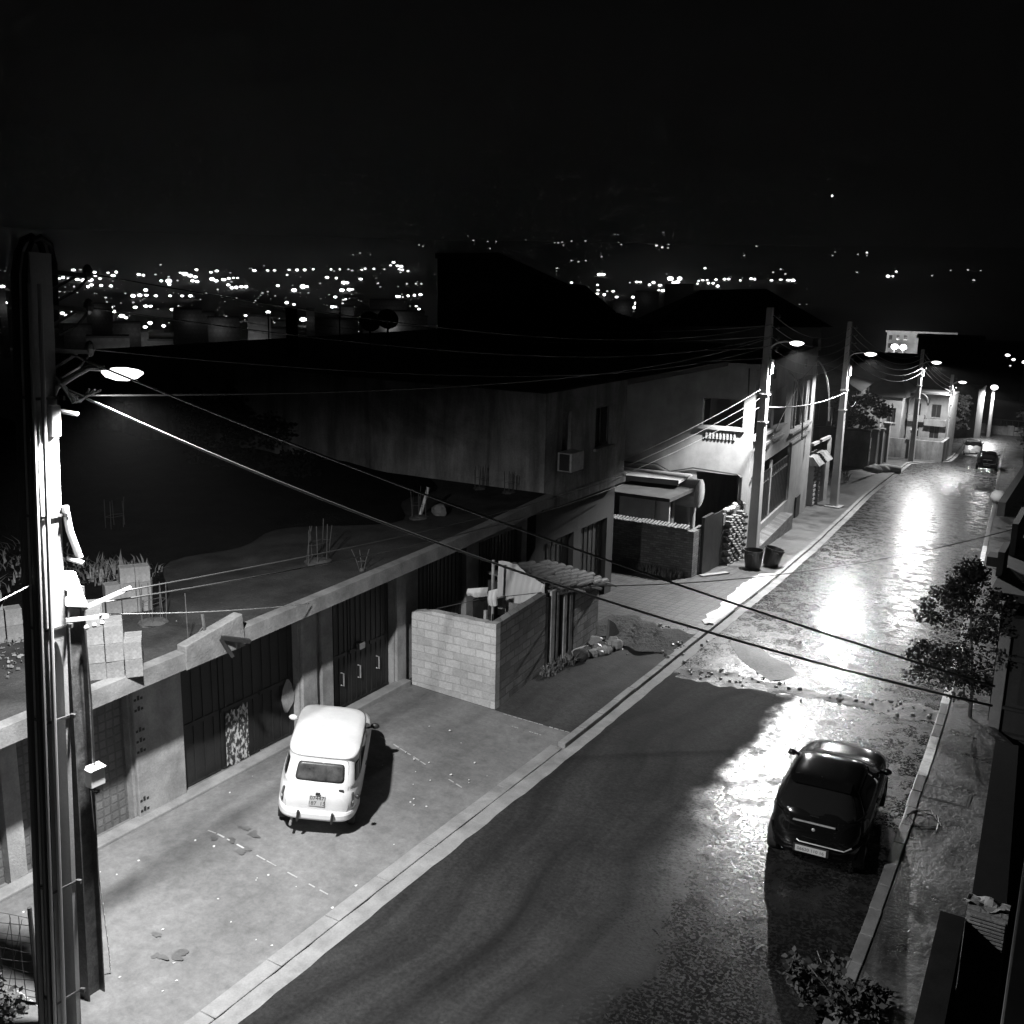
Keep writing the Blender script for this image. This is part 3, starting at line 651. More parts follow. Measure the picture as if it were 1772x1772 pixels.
# upper house with a curved lean-to roof standing on the flat roof
def ray(px,py):
    x=(px-886)*math.cos(ROLL)+(py-886)*math.sin(ROLL); y=-(px-886)*math.sin(ROLL)+(py-886)*math.cos(ROLL)
    return rt*x+fw*F_-up*y
def at_depth(px,py,D):                       # point seen at (px,py) at D metres of horizontal distance
    d=ray(px,py); k=D/math.hypot(d.x,d.y); return V((0,0,10))+d*k
def slab_from(px_poly,D,depth,base,org):
    """a solid with the given outline facing the street corner, `depth` metres deep"""
    mb=MB(org); f=[at_depth(x,y,D) for x,y in px_poly]
    dirn=(fh*1.0).normalized(); b=[p+dirn*depth for p in f]
    n=len(f); A=[mb.P(p) for p in f]; B=[mb.P(p) for p in b]
    mb.F(*A); mb.F(*B[::-1])
    for k in range(n): mb.F(A[k],B[k],B[(k+1)%n],A[(k+1)%n])
    return mb
UH=at_depth(860,560,44); UH.z=6.6
uh=thing('rooftop_house','black silhouette of a taller house with a sloping roof above the flat roof','house',UH)
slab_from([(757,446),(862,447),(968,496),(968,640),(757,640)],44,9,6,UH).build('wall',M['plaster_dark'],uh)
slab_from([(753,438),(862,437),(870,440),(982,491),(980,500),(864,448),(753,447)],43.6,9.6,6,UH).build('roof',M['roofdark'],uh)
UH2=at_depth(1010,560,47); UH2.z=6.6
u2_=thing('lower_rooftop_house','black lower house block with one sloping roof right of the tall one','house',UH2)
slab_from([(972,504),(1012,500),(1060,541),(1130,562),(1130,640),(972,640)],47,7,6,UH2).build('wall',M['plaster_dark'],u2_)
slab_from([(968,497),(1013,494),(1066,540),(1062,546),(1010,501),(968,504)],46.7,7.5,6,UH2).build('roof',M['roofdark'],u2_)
# dish antennas and a chimney on the long flat roof
for (px,py,lab) in ((640,556,'left of two dark satellite dishes on the long flat roof'),(671,552,'right of two dark satellite dishes on the long flat roof')):
    c=at_depth(px,py,41); so=thing('satellite_dish',lab,'satellite dish',(c.x,c.y,6.7),0,'satellite dishes on the flat roof')
    mb=MB((c.x,c.y,6.7)); ax=(fh*-.9+V((0,0,.45))+rt*.25).normalized(); a=ax.cross(V((0,0,1))).normalized(); b=ax.cross(a)
    ring=[[mb.P(c+(a*math.cos(2*PI*j/16)+b*math.sin(2*PI*j/16))*.42*k/4-ax*(.12-.12*(k/4)**2)) for j in range(16)] for k in range(1,5)]
    ce=mb.P(c-ax*.12)
    for j in range(16):
        mb.F(ce,ring[0][j],ring[0][(j+1)%16])
        for A,B in zip(ring,ring[1:]): mb.F(A[j],B[j],B[(j+1)%16],A[(j+1)%16])
    mb.build('dish',M['trim'],so); mb=MB((c.x,c.y,6.7)); mb.tube([(c.x,c.y,6.55),(c.x,c.y,c.z-.1)],.04,6); mb.tube([c-ax*.12,c+ax*.4],.015,5); mb.build('mast',M['trim'],so)
mb=MB((-30,34,6.7)); c=at_depth(505,560,42); mb.box(c.x-.16,c.x+.16,c.y-.16,c.y+.16,6.5,c.z+.55); mb.box(c.x-.2,c.x+.2,c.y-.2,c.y+.2,c.z+.551,c.z+.62); tag(mb.build('chimney',M['plaster_dark']),'dark square chimney on the long flat roof','chimney')
for px,lab in ((465,'thin aerial pole on the flat roof left of the chimney'),(588,'thin aerial pole between the chimney and the dishes')):
    c=at_depth(px,575,41); mb=MB((c.x,c.y,6.6)); mb.tube([(c.x,c.y,6.5),(c.x,c.y,c.z+.75)],.025,5); mb.tube([(c.x-.3,c.y,c.z+.6),(c.x+.3,c.y,c.z+.65)],.012,5); tag(mb.build('aerial_pole',M['trim']),lab,'aerial')
# hip roofed house behind the lit one
HP=V((-27,58,-2)); hp=thing('hip_roof_house','dark house with a wide hipped roof behind the lit street house','house',HP)
e=[at_depth(1132,562,62),at_depth(1442,566,62)]; k0=at_depth(1212,502,66); k1=at_depth(1326,500,66)
back=fh*9
mb=MB(HP); q=[e[0],e[1],e[1]+back,e[0]+back]; i=[mb.P(p) for p in q]; r0,r1=mb.P(k0),mb.P(k1)
mb.F(i[0],i[1],r1,r0); mb.F(i[1],i[2],r1); mb.F(i[2],i[3],r0,r1); mb.F(i[3],i[0],r0); mb.F(*i[::-1]); mb.build('roof',M['roofdark'],hp)
mb=MB(HP); s_=[p+V((0,0,-.05)) for p in (e[0]+rt*.5+fh*.5,e[1]-rt*.5+fh*.5,e[1]-rt*.5+back-fh*.5,e[0]+rt*.5+back-fh*.5)]
mb.hexa([(p.x,p.y,-5) for p in s_],s_); mb.build('wall',M['plaster_dark'],hp)

# ------------------------------------------------------------------ lit two storey house
A2=V((-13.2,41.9)); fd=V((-.09,1)).normalized(); nd=V((1,.09)).normalized()   # facade along the street / outward
ang=math.atan2(fd.y,fd.x)-PI/2
h2=thing('lit_house','pale two storey house with open balconies lit by the street lamp','house',(A2.x,A2.y,-1.35),ang)
def L2(name,mb,m,parent=None,**k): return mb.build(name,m,parent or h2,**k)
# local axes: x out to the street (facade at x=0), y along the street, z above the street
Z=lambda z: z+1.35
mb=MB()
holesF=[(.25,3.6,Z(3.55),Z(5.25)),(4.1,6.7,Z(3.45),Z(5.2)),(8.3,13.6,Z(2.75),Z(5.25)),(.75,9.2,Z(-.75),Z(2.15))]
wall_cells(mb,0,14.6,-1.,Z(6.45),holesF,lambda a,b,c,d: mb.box(-.22,0,a,b,c,d))
holesN=[(-2.15,-.42,Z(3.95),Z(5.12)),(-2.25,-.42,Z(-.7),Z(1.95))]
wall_cells(mb,-9.5,-.222,-1.,Z(6.5),holesN,lambda a,b,c,d: mb.box(a,b,0,.22,c,d))
mb.box(-9.5,-9.28,.222,14.6,-3,Z(6.4)); mb.box(-9.278,-.222,14.38,14.6,-3,Z(6.4))
L2('wall',mb,M['plaster'])
mb=MB(); mb.box(-9.27,-.23,.23,14.37,Z(2.35),Z(2.6)); mb.box(-9.27,-.23,.23,14.37,Z(5.6),Z(5.8)); mb.box(-9.27,-.23,.23,14.37,-.1,.02); L2('floor',mb,M['plaster'])
for q_ in ((-9.2,-3.01,1.9,2.05,Z(2.6),Z(5.6)),(-3.0,-2.85,2.06,14.3,Z(2.6),Z(5.6)),(-3,-2.85,.3,14.3,.02,Z(2.35)),(-2.84,-.24,7.3,7.45,Z(2.6),Z(5.6))): mb=MB(); mb.box(*q_); L2('inner_wall',mb,M['plaster'])
mb=MB(); mb.box(-9.56,.1,-.08,.0,Z(6.45),Z(6.62)); mb.box(.003,.1,.002,14.7,Z(6.4),Z(6.6)); mb.box(-.22,.06,14.,14.7,Z(6.6),Z(7.0)); L2('parapet_coping',mb,M['plaster'])
# balcony sills and white rails
mb=MB()
for a,b,z in ((.2,3.65,3.42),(4.05,6.75,3.34),(8.2,13.7,2.62)): mb.box(.002,.16,a,b,Z(z),Z(z+.11)); mb.box(.002,.12,a+.3,b-.3,Z(z-.48),Z(z-.36))
mb.box(-2.3,-.3,-.14,-.002,Z(3.82),Z(3.93)); L2('sill',mb,M['plaster'])
mb=MB(); 
for k in range(9): x=-1.95+k*.15; mb.box(x,x+.07,-.07,-.002,Z(3.42),Z(3.80)); 
mb.box(-2.05,-.62,-.09,-.002,Z(3.76),Z(3.818)); L2('baluster_row',mb,M['plaster'])
for q_ in ((-.2,-.1,10.,10.08,Z(2.75),Z(5.25)),(-.2,-.1,11.6,11.68,Z(2.75),Z(5.25)),(-.2,-.1,12.6,13.6,Z(2.76),Z(4.9))): mb=MB(); mb.box(*q_); L2('balcony_screen',mb,M['plaster'])
mb=MB(); mb.box(-2.8,-2.75,2.6,3.5,Z(2.6),Z(4.7)); mb.box(-2.8,-2.75,9,10,Z(2.6),Z(4.8)); L2('door',mb,M['dark_in'])
# arched awning frame over the balcony
mb=MB(); 
for y0 in (6.6,14.3):
    pts=[(-.1+1.1*math.sin(PI/2*k/8)*.9,y0+.0,Z(5.9)-3.2*(1-math.cos(PI/2*k/8))) for k in range(9)]; mb.tube(pts,.04,6); L2('awning_arm',mb,M['galv']); mb=MB()
mb=MB(); mb.tube([(.12,-.1,Z(1.9)),(.12,7.5,Z(4.6)),(.1,10.5,Z(5.35)),(.1,14.5,Z(5.9))],.02,5); mb.tube([(-9,-.06,Z(1.95)),(-4,-.06,Z(2.12)),(-3.4,-.06,Z(1.85)),(-2.4,-.06,Z(2.1)),(-.5,-.06,Z(2.0))],.03,5); mb.tube([(-.5,-.05,Z(2.0)),(-.3,-.05,Z(1.9)),(-.3,-.05,Z(.2))],.035,6); mb.tube([(-.26,-.05,Z(5.3)),(-.3,-.05,Z(6.5))],.03,6); L2('wall_cable',mb,M['cable'])
# ground floor gates: two bays with vertical bars
for a,b in ((.8,4.9),(5.05,9.15)):
    mb=MB(); n=11
    for k in range(n+1): y=a+(b-a)*k/n; mb.box(-.14,-.1,y-.02,y+.02,Z(-.72),Z(1.55))
    for z in (-.7,1.1,1.5): mb.box(-.15,-.095,a,b,Z(z),Z(z+.06))
    mb.box(-.135,-.115,a,b,Z(-.7),Z(1.5)); gt=L2('gate',mb,M['gate'])
    mb=MB(); 
    for k in range(8): y=a+.15+(b-a-.3)*k/8; mb.box(-.094,-.085,y,y+.3,Z(1.06),Z(1.1)); 
    L2('gate_rail',mb,M['galv'],gt)
    mb=MB(); mb.box(-.18,-.06,b+.01,b+.12,Z(-.74),Z(1.9)); L2('gate_post',mb,M['galv'])
mb=MB(); mb.box(.003,.6,.4,7.6,-1.1,.28); L2('plinth',mb,M['brickf'])
mb=MB(); mb.box(-9.4,-2.4,-2.1,-.1,Z(1.75),Z(1.84)); mb.box(-9.4,-2.4,-2.14,-2.1,Z(1.68),Z(1.9)); L2('canopy',mb,M['plaster'])
mb=MB(); mb.box(.002,.08,11.2,12.3,Z(-2.1),Z(-1.0)); L2('meter_box',mb,M['door'])
for k in range(2): mb=MB(); mb.box(.002,.03,3.4+k*7.5,3.9+k*7.5,Z(5.75),Z(6.15)); L2('vent',mb,M['plaster_dark'])
# yard in front of it: brick wall with tile coping, steel gate, stepped brick pillar, white cabin
BW=(-14.8,35.3,gz(35.3)); bwl=thing('brick_yard_wall','low rough brick wall topped with a row of pale coping tiles','wall',BW)
mb=MB(BW); mb.box(-16.6,-13.25,35.2,35.45,-1.4,1.02); mb.box(-13.25,-13.0,35.21,36.4,-1.4,.95); mb.build('wall',M['brick'],bwl)
mb=MB(BW); 
for k in range(26): 
    x=-16.6+k*.13; z=1.03+R.uniform(-.015,.015); mb.hexa([(x,35.1,z),(x+.07,35.1,z),(x+.07,35.5,z+.05),(x,35.5,z+.05)],[(x,35.1,z+.03),(x+.07,35.1,z+.03),(x+.07,35.5,z+.09),(x,35.5,z+.09)])
mb.build('coping_tiles',M['coping'],bwl)
mb=MB((-12.9,36.4,-1)); mb.box(-13.02,-12.9,36.0,37.0,-1.4,1.35); mb.box(-12.98,-12.94,37.02,38.1,-1.4,1.25); tag(mb.build('yard_gate',M['gate']),'dark steel gate between the brick wall and the broken brick pillar','gate')
BP=(-12.8,39.4,-1.2); bp=thing('broken_brick_pillar','broken wall end of open brick courses beside the lamp pole','brick pillar',BP)
mb=MB(BP); rnd=random.Random(8)
for r_ in range(17):
    for c in range(5):
        z=-1.35+r_*.145; y=38.3+c*.42+(.2 if r_%2 else 0); 
        if r_>14 and rnd.random()<.5: continue
        dx=rnd.uniform(-.02,.05); mb.box(-12.95+dx,-12.7+dx,y,y+.26,z,z+.085)
mb.build('brick_courses',M['brickf'],bp,bevel=.008)
mb=MB(BP); mb.box(-13.2,-12.95,38.25,40.9,-1.5,1.05); mb.build('wall',M['brick'],bp)
for k in range(8): mb=MB(BP); mb.ball((-13.0+rnd.uniform(-.15,.15),38.5+rnd.random()*2.2,1.13),(.14,.16,.09),7,5,.2,rnd); mb.build('stone',M['pillar'],bp)
CB=(-16,38.6,-.9); cbn=thing('yard_cabin','small white cabin with a flat roof standing behind the brick wall','cabin',CB)
mb=MB(CB); mb.box(-17.3,-15.75,38,40.2,-1.2,1.35); mb.box(-15.748,-15.2,38.2,38.3,-1.2,1.3); mb.build('wall',M['plaster'],cbn)
mb=MB(CB); mb.box(-17.8,-15.0,37.7,40.4,1.36,1.5); mb.build('roof',M['plaster_dark'],cbn)
mb=MB(CB); mb.box(-15.745,-15.7,38.9,39.8,-1,.95); mb.build('door',M['plaster_dark'],cbn)
TK=(-15.6,41.0,.9); tk=thing('water_tank','rounded pale tank under the canopy of the lit house','tank',TK)
mb=MB(TK); mb.tube([(-17.2,41.0,1.15),(-15.0,41.0,1.15)],.62,16); mb.build('tank_body',M['plaster'],tk,smooth=False)
mb=MB(TK); mb.bar((-16.8,41,-1.2),(-16.8,41,.6),.1); mb.bar((-15.3,41,-1.2),(-15.3,41,.6),.1); mb.build('tank_leg',M['steel'],tk)
weeds('yard_weeds','dry grass along the foot of the brick yard wall','weeds',[(-14.2,34.9,gz(35)+.1,.5),(-15.0,35.0,gz(35)+.1,.4),(-13.6,34.8,gz(35)+.1,.4)],260,.35,M['weed'])
mb=MB((-12.5,36.4,gz(36.4)+.11)); mb.hexa([(-12.9,35.7,gz(36)+.1),(-12.3,36.9,gz(36.9)+.1),(-12.1,36.85,gz(36.9)+.1),(-12.7,35.6,gz(36)+.1)],[(-12.9,35.7,gz(36)+.16),(-12.3,36.9,gz(36.9)+.16),(-12.1,36.85,gz(36.9)+.16),(-12.7,35.6,gz(36)+.16)]); tag(mb.build('gate_ramp_plate',M['kerb']),'pale plate lying before the steel yard gate','plate')
# rubbish tubs
def tub(name,lab,x,y,tilt,hd):
    z=gz(y)+.11; o=thing(name,lab,'tub',(x,y,z),hd,'black rubbish tubs at the lamp pole'); o.rotation_euler=(0,tilt,hd)
    mb=MB(); n=18; prof=[(0,.02),(.27,.0),(.3,.05),(.37,.68),(.4,.7),(.4,.74),(.36,.74),(.27,.06),(0,.06)]; rows=[[mb.P((r*math.cos(2*PI*j/n),r*math.sin(2*PI*j/n),zz)) for j in range(n)] for r,zz in prof[1:-1]]
    for A,B in zip(rows,rows[1:]):
        for j in range(n): mb.F(A[j],A[(j+1)%n],B[(j+1)%n],B[j])
    mb.F(*rows[0][::-1]); mb.F(*rows[-1]); mb.build('tub_body',M['bin'],o,smooth=False)
    for s_ in (-1,1): mb=MB(); mb.tube([(-.1,s_*.4,.62),(-.08,s_*.48,.66),(.08,s_*.48,.66),(.1,s_*.4,.62)],.015,6); mb.build('handle',M['bin'],o)
tub('rubbish_tub','upright black tub at the foot of the lamp pole',-11.75,38.55,0,0)
tub('rubbish_tub','tilted black tub leaning beside the upright one near the kerb',-11.35,39.5,.22,.4)
# ------------------------------------------------------------------ lamp poles
def spot(name,loc,power,parent=None,aim=(0,0,-1),size=158,blend=.35,rad=.14):
    ld=bpy.data.lights.new(name,'SPOT'); ld.energy=power; ld.spot_size=math.radians(size); ld.spot_blend=blend; ld.shadow_soft_size=rad
    o=bpy.data.objects.new(name,ld); COL.objects.link(o); o.location=loc
    o.rotation_euler=V(aim).to_track_quat('-Z','Y').to_euler()
    if parent is not None: o.parent=parent
    return o
def lamp_parts(t,ax,z,reach,power,head=1.,az=0.,size=158,aim=(0,0,-1),blend=.35,stub=.16):
    """arm and luminaire on a pole empty; local +x (turned by az) points over the street"""
    c,s_=math.cos(az),math.sin(az)
    L=lambda x,y,zz:(ax+x*c-y*s_, x*s_+y*c, zz)
    mb=MB(); mb.tube([L(stub-.06,0,z-.42),L(stub,0,z-.1),L(stub+.22,0,z+.06),L(reach*.6,0,z+.14),L(reach-.3*head,0,z+.14)],.035,8)
    for zz in (z-.4,z-.2): mb.tube([L(stub-.14,0,zz),L(stub-.04,0,zz)],.02,6)
    mb.build('lamp_arm',M['galv'],t)
    mb=MB(); n=16; rows=[]
    for k,(u,r) in enumerate(((-.44,.03),(-.38,.07),(-.3,.1),(-.22,.1),(-.12,.07),(-.02,.02))):
        rows.append([mb.P(L(reach+u*head,r*head*math.cos(PI*j/n),z+.12+r*.45*head*math.sin(PI*j/n))) for j in range(n+1)])
    for A,B in zip(rows,rows[1:]):
        for j in range(n): mb.F(A[j],A[j+1],B[j+1],B[j])
        mb.F(A[0],B[0],B[n],A[n])
    hd=mb.build('lamp_head',M['galv'],t,smooth=False)
    mb=MB(); rows=[]
    for k,(u,r) in enumerate(((-.36,.02),(-.29,.1),(-.1,.16),(.1,.165),(.29,.11),(.4,.02))):
        rows.append([mb.P(L(reach+u*head,r*head*math.cos(PI+PI*j/n),z+.1+r*head*(1.0 if j<=n else .55)*math.sin(PI+PI*j/n))) for j in range(2*n)])
    for A,B in zip(rows,rows[1:]):
        for j in range(2*n): mb.F(A[j],A[(j+1)%(2*n)],B[(j+1)%(2*n)],B[j])
    mb.build('lamp_bowl',M['bulb'],hd,smooth=True)
    spot('lamp_light',L(reach,0,z-.2),power,t,aim,size,blend)
def rack(t,x,zs,side,name='insulator_bracket',n=1):
    for zz in zs:
        mb=MB(); mb.bar((x,0,zz),(x+.42*side,.0,zz-.04),.05,.04); mb.ball((x+.42*side,0,zz+.03),(.05,.05,.08),8,6); mb.tube([(x+.42*side,0,zz-.02),(x+.3*side,.02,zz-.16),(x+.04,.03,zz-.25)],.015,5); mb.build(name,M['ins'],t)
# near pole: leaning concrete pole, recessed below the middle
P1=(-10.95,7.22,0.); p1=thing('concrete_lamp_pole','tall concrete pole at the left with the nearest burning lamp and cable loops','lamp pole',P1)
p1.rotation_euler=(-math.radians(2.9),0,0)
def hw(z): return .17-.003*z          # half width along the street
mb=MB()
def ring(z,x0,x1,k=1.): return [(x0,-hw(z)*k,z),(x1,-hw(z)*k,z),(x1,hw(z)*k,z),(x0,hw(z)*k,z)]
mb.hexa(ring(5.55,-.14,.13),ring(10.15,-.12,.1))
mb.cur=1; mb.hexa(ring(0,-.24,-.15),ring(5.549,-.2,-.15)); mb.cur=0  # recess web: shade put into its colour
for s_ in (-1,1):
    f=lambda z,a,b: [(-.149,s_*hw(z)*a,z),(.15 if z<1 else .13,s_*hw(z)*a,z),(.15 if z<1 else .13,s_*hw(z)*b,z),(-.149,s_*hw(z)*b,z)]
    mb.hexa(f(0,.62,1),f(5.549,.62,1))
n=10                                            # arched head of the recess
for k in range(n):
    y0=-hw(5.4)*.62+2*hw(5.4)*.62*k/n; y1=-hw(5.4)*.62+2*hw(5.4)*.62*(k+1)/n
    za=lambda y: 5.549-.38*(y/(hw(5.4)*.62))**2
    mb.hexa([(-.145,y0,za(y0)-.002),(.129,y0,za(y0)-.002),(.129,y1,za(y1)-.002),(-.145,y1,za(y1)-.002)],[(-.145,y0,5.549),(.129,y0,5.549),(.129,y1,5.549),(-.145,y1,5.549)])
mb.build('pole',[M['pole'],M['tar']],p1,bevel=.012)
lamp_parts(p1,0,8.72,.9,7200,.62,math.radians(48),158,(0,.2,-1),.7,.18)
for zz in (8.5,7.1,5.72,4.55,2.3,.75):
    mb=MB(); q=hw(zz)+.012; a=-.16; b=.142
    for u,v_ in (((a,-q),(b,-q)),((b,-q),(b,q)),((b,q),(a,q)),((a,q),(a,-q))): mb.bar((u[0],u[1],zz),(v_[0],v_[1],zz),.02,.03)
    mb.bar((b,q,zz),(b+.06,q+.02,zz),.04,.05); mb.build('steel_band',M['steel'],p1)
for (y,x,r,z0) in ((-.28,-.03,.042,0.),(-.215,.05,.034,0.),(-.1,.17,.028,0.),(-.2,.13,.022,0.)):
    mb=MB(); o_=0.24-hw(0)*0
    yy=lambda z: y+.003*z*.9
    pts=[(x,yy(z),z) for z in [k*.7 for k in range(15)]]
    if y<-.21: pts=pts[:-1]+[(x,y+.04,9.9),(x,y+.08,10.12),(x,y+.16,10.28),(x,y+.26,10.33),(x,y+.38,10.26),(x-.03,y+.45,10.05),(x-.04,y+.46,9.3)]
    mb.tube(pts,r,9); mb.build('cable_riser',M['cable'] if r>.033 else M['cable_gray'],p1)
rack_z=(9.95,9.55,9.05)
for zz in rack_z:
    mb=MB(); mb.bar((.05,hw(9)*.6,zz),(.1,.62,zz-.02),.05,.05); mb.bar((.05,hw(9)*.6,zz-.25),(.09,.45,zz-.04),.03,.03); mb.ball((.1,.62,zz+.02),(.06,.06,.1),8,6); mb.tube([(.1,.62,zz-.04),(.12,.45,zz-.2),(.1,.22,zz-.32)],.018,5); mb.build('insulator_bracket',M['ins'],p1)
mb=MB()
for k in range(3): mb.tube([(.12,.12,8.75),(.3,.22+.05*k,8.45),(.4,.3,8.52),(.45+.1*k,.33,8.62)],.014,6)
mb.tube([(.1,.14,8.35),(.2,.36,8.3)],.03,6); mb.build('cable_loop',M['cable_gray'],p1)
mb=MB(); mb.tube([(.14,.18,7.2),(.16,.22,6.9),(.2,.32,6.55)],.045,8); mb.build('hanging_conduit',M['galv'],p1)
mb=MB(); mb.box(.131,.2,-.0,.13,8.05,8.42); mb.build('junction_box',M['white_plastic'],p1,bevel=.015)
mb=MB(); mb.tube([(.12,.21,6.55),(.3,.3,6.5)],.03,6); mb.build('hook',M['galv'],p1)
# steel post beside it
P2S=(-11.3,7.95,0.); ps=thing('steel_post','dark steel post with a white cap close behind the concrete pole','post',P2S); ps.rotation_euler=(-math.radians(1.5),0,0)
mb=MB(); mb.box(-.1,.1,-.13,-.112,0,6.0); mb.box(-.1,.1,.112,.13,0,6.0); mb.box(-.012,.012,-.111,.111,0,6.0); mb.build('pole',M['steel'],ps)
mb=MB(); mb.hexa([(-.12,-.17,5.8),(.13,-.17,5.8),(.13,.17,5.7),(-.12,.17,5.7)],[(-.06,-.04,6.22),(.05,-.04,6.22),(.05,.06,6.2),(-.06,.06,6.2)]); mb.build('cap',M['white_plastic'],ps,bevel=.02)
mb=MB(); mb.bar((.08,-.2,5.62),(.12,.45,5.52),.05); mb.bar((.08,.1,5.7),(.16,.8,5.84),.045); 
for y in (.1,.22,.34): mb.ball((.14,y,5.46),.035,6,4)
mb.build('bracket',M['galv'],ps)
mb=MB(); mb.box(.11,.24,-.02,.2,3.28,3.52); mb.hexa([(.11,-.03,3.521),(.26,-.03,3.521),(.26,.22,3.521),(.11,.22,3.521)],[(.11,.0,3.57),(.27,.0,3.54),(.27,.2,3.54),(.11,.2,3.57)]); mb.build('junction_box',M['white_plastic'],ps,bevel=.01)
mb=MB()
for k in range(12): mb.tube([(.16+.05*math.cos(k*1.1),.1+.05*math.sin(k*1.1),3.2-.01*(k%4)),(.16+.05*math.cos(k*1.1+1.2),.1+.05*math.sin(k*1.1+1.2),3.18)],.008,5)
mb.tube([(.15,.07,5.45),(.16,.1,4.5),(.17,.09,3.55)],.012,5); mb.build('cable_coil',M['cable'],ps)
mb=MB((-11.2,8.1,0)); pts=[(-11.17,8.08,3.2),(-11.3,8.2,1.8),(-11.4,8.34,.5),(-11.43,8.36,.02)]; mb.tube(pts,.006,5)
for k in range(14):
    u=.35+.62*k/13; i=min(2,int(u*3)); f=u*3-i; p=V(pts[i]).lerp(V(pts[i+1]),f); mb.ball(p,(.012,.012,.02),6,4)
tag(mb.build('drop_wire',M['white_plastic']),'thin beaded wire hanging down from the white box to the pavement','wire')

def pole(name,lab,x,y,h,lampz,reach,power,head=1.,w0=.22,az=0.,size=155,group='lamp poles along the left kerb',plinth=False,base=None,aim=(0,0,-1),boxz=None):
    z=(gz(y)+.1) if base is None else base
    t=thing(name,lab,'lamp pole',(x,y,z),-.09,group)
    mb=MB(); mb.hexa([(-w0,-w0*.8,-.2),(w0,-w0*.8,-.2),(w0,w0*.8,-.2),(-w0,w0*.8,-.2)],[(-w0*.55,-w0*.45,h),(w0*.55,-w0*.45,h),(w0*.55,w0*.45,h),(-w0*.55,w0*.45,h)]); mb.build('pole',M['pole'],t,bevel=.015)
    lamp_parts(t,0,lampz,reach,power,head,az,size,aim,.22,w0*.7)
    for k in range(4):
        zz=h-.35-.42*k; mb=MB(); mb.bar((w0*.55,0,zz),(w0*.55+.28,0,zz),.04); mb.ball((w0*.55+.28,0,zz+.03),(.05,.05,.07),7,5); mb.build('insulator_bracket',M['ins'],t)
    mb=MB(); mb.box(w0*.66,w0*.66+.05,-.05,.05,lampz-3.6,lampz-.5); mb.build('conduit',M['galv'],t)
    mb=MB(); mb.box(w0*.66,w0*.66+.13,-.1,.1,lampz-1.15,lampz-.6); mb.build('junction_box',M['white_plastic'],t,bevel=.01)
    for zz in (lampz-2.,lampz-3.1): mb=MB(); q=w0*.75; mb.box(-q,q+.05,-q,q,zz,zz+.06); mb.build('steel_band',M['galv'],t)
    if plinth: mb=MB(); mb.box(-.45,.45,-.4,.4,-.15,.08); mb.build('plinth',M['kerb'],t,bevel=.02)
    return t
PA=pole('street_lamp_pole','lamp pole with two black tubs at its foot before the lit house',-12.35,40.35,10.1,8.7,1.15,10500,.75,size=138,aim=(.25,-.12,-1))
PB=pole('street_lamp_pole','lamp pole on a square plinth just beyond the lit house',-13.6,59.1,10.4,8.6,1.25,5200,.85,plinth=True,size=150,aim=(.25,-.2,-1))
PC=pole('street_lamp_pole','lamp pole beside the round tree and the far garden gates',-15.5,94.4,9.6,8.5,1.2,4800,1.05,size=160,aim=(.1,-.25,-1))
PD=pole('street_lamp_pole','shorter lamp pole before the balconied far house, fourth along the kerb',-13.9,101.5,7.6,6.9,.9,2400,.9,size=165)
# bright short pole at the end of the street
px_=(-14.6,143,gz(143)-.1); pe=thing('end_lamp_post','bright lit lamp post at the end of the street by the long wall','lamp post',px_)
mb=MB(); mb.tube([(0,0,-.2),(0,0,6.2)],[.24,.17],12); mb.build('pole',M['pole'],pe)
mb=MB(); mb.tube([(0,0,6.2),(.1,-.3,6.45),(.15,-.75,6.5)],.05,6); mb.build('lamp_arm',M['galv'],pe)
mb=MB(); mb.ball((.1,-.6,6.35),(.45,.42,.32),10,7); mb.build('lamp_bowl',M['bulb'],pe,smooth=True)
spot('lamp_light',(.1,-1.0,6.0),3200,pe,(0,-.25,-1),165,.5,.2)

# ------------------------------------------------------------------ overhead lines
def cable(name,lab,a,b,sag,r,m='cable',n=24,group=None,cat='cable'):
    a=V(a); b=V(b); mb=MB(a); pts=[a.lerp(b,k/n)-V((0,0,sag*4*(k/n)*(1-k/n))) for k in range(n+1)]; mb.tube(pts,r,6); return tag(mb.build(name,M[m],smooth=True),lab,cat,group)
cable('overhead_cable','thick lower service cable from the near pole across the street to the right',(-10.8,7.85,8.6),(-.85,12,5.45),.33,.0145,'cable_pale')
cable('overhead_cable','thick upper service cable passing behind the near lamp to the right',(-10.8,8.0,8.98),(-.85,12,5.68),.16,.013,'cable_pale')
cable('overhead_cable','thin nearly level cable from the near pole past the stained house',(-10.8,7.9,8.5),(-12.25,40.2,7.8),.55,.012)
for k,(z0,z1) in enumerate(((9.97,9.65),(9.57,9.2),(9.07,8.85))):
    cable('overhead_line',('topmost','middle','lowest')[k]+' bare line from the near pole insulators to the pole with tubs',(-10.85,8.3,z0-.05),(-12.1,40.2,z1-1.3),.7,.009,'cable',30,'bare lines leaving the near pole')
cable('overhead_cable','thin cable from the steel post along the garages to the stained house',(-11.15,8.5,5.72),(-14.0,30.9,3.3),.3,.012)
cable('overhead_cable','second thin cable from the steel post above the garage roof',(-11.1,8.7,5.82),(-14.0,30.9,3.6),.22,.01)
cable('overhead_cable','short bright wire from the steel post to the garage roof edge',(-11.15,8.4,5.58),(-13.3,14.8,3.62),.05,.009,'galv')
cable('overhead_cable','black cable from the block hut past the tubs across the street',(-12.1,22.5,2.25),(-1.6,33,3.4),.55,.014)
cable('overhead_cable','slack black cable hanging at the left edge of the frame',(-11.1,7.1,6.2),(-10.7,5.4,5.2),.15,.02)
cable('overhead_cable','thin bright wire leaving the near pole to the left',(-10.9,7.3,6.3),(-9.9,4.6,6.35),.05,.008,'galv')
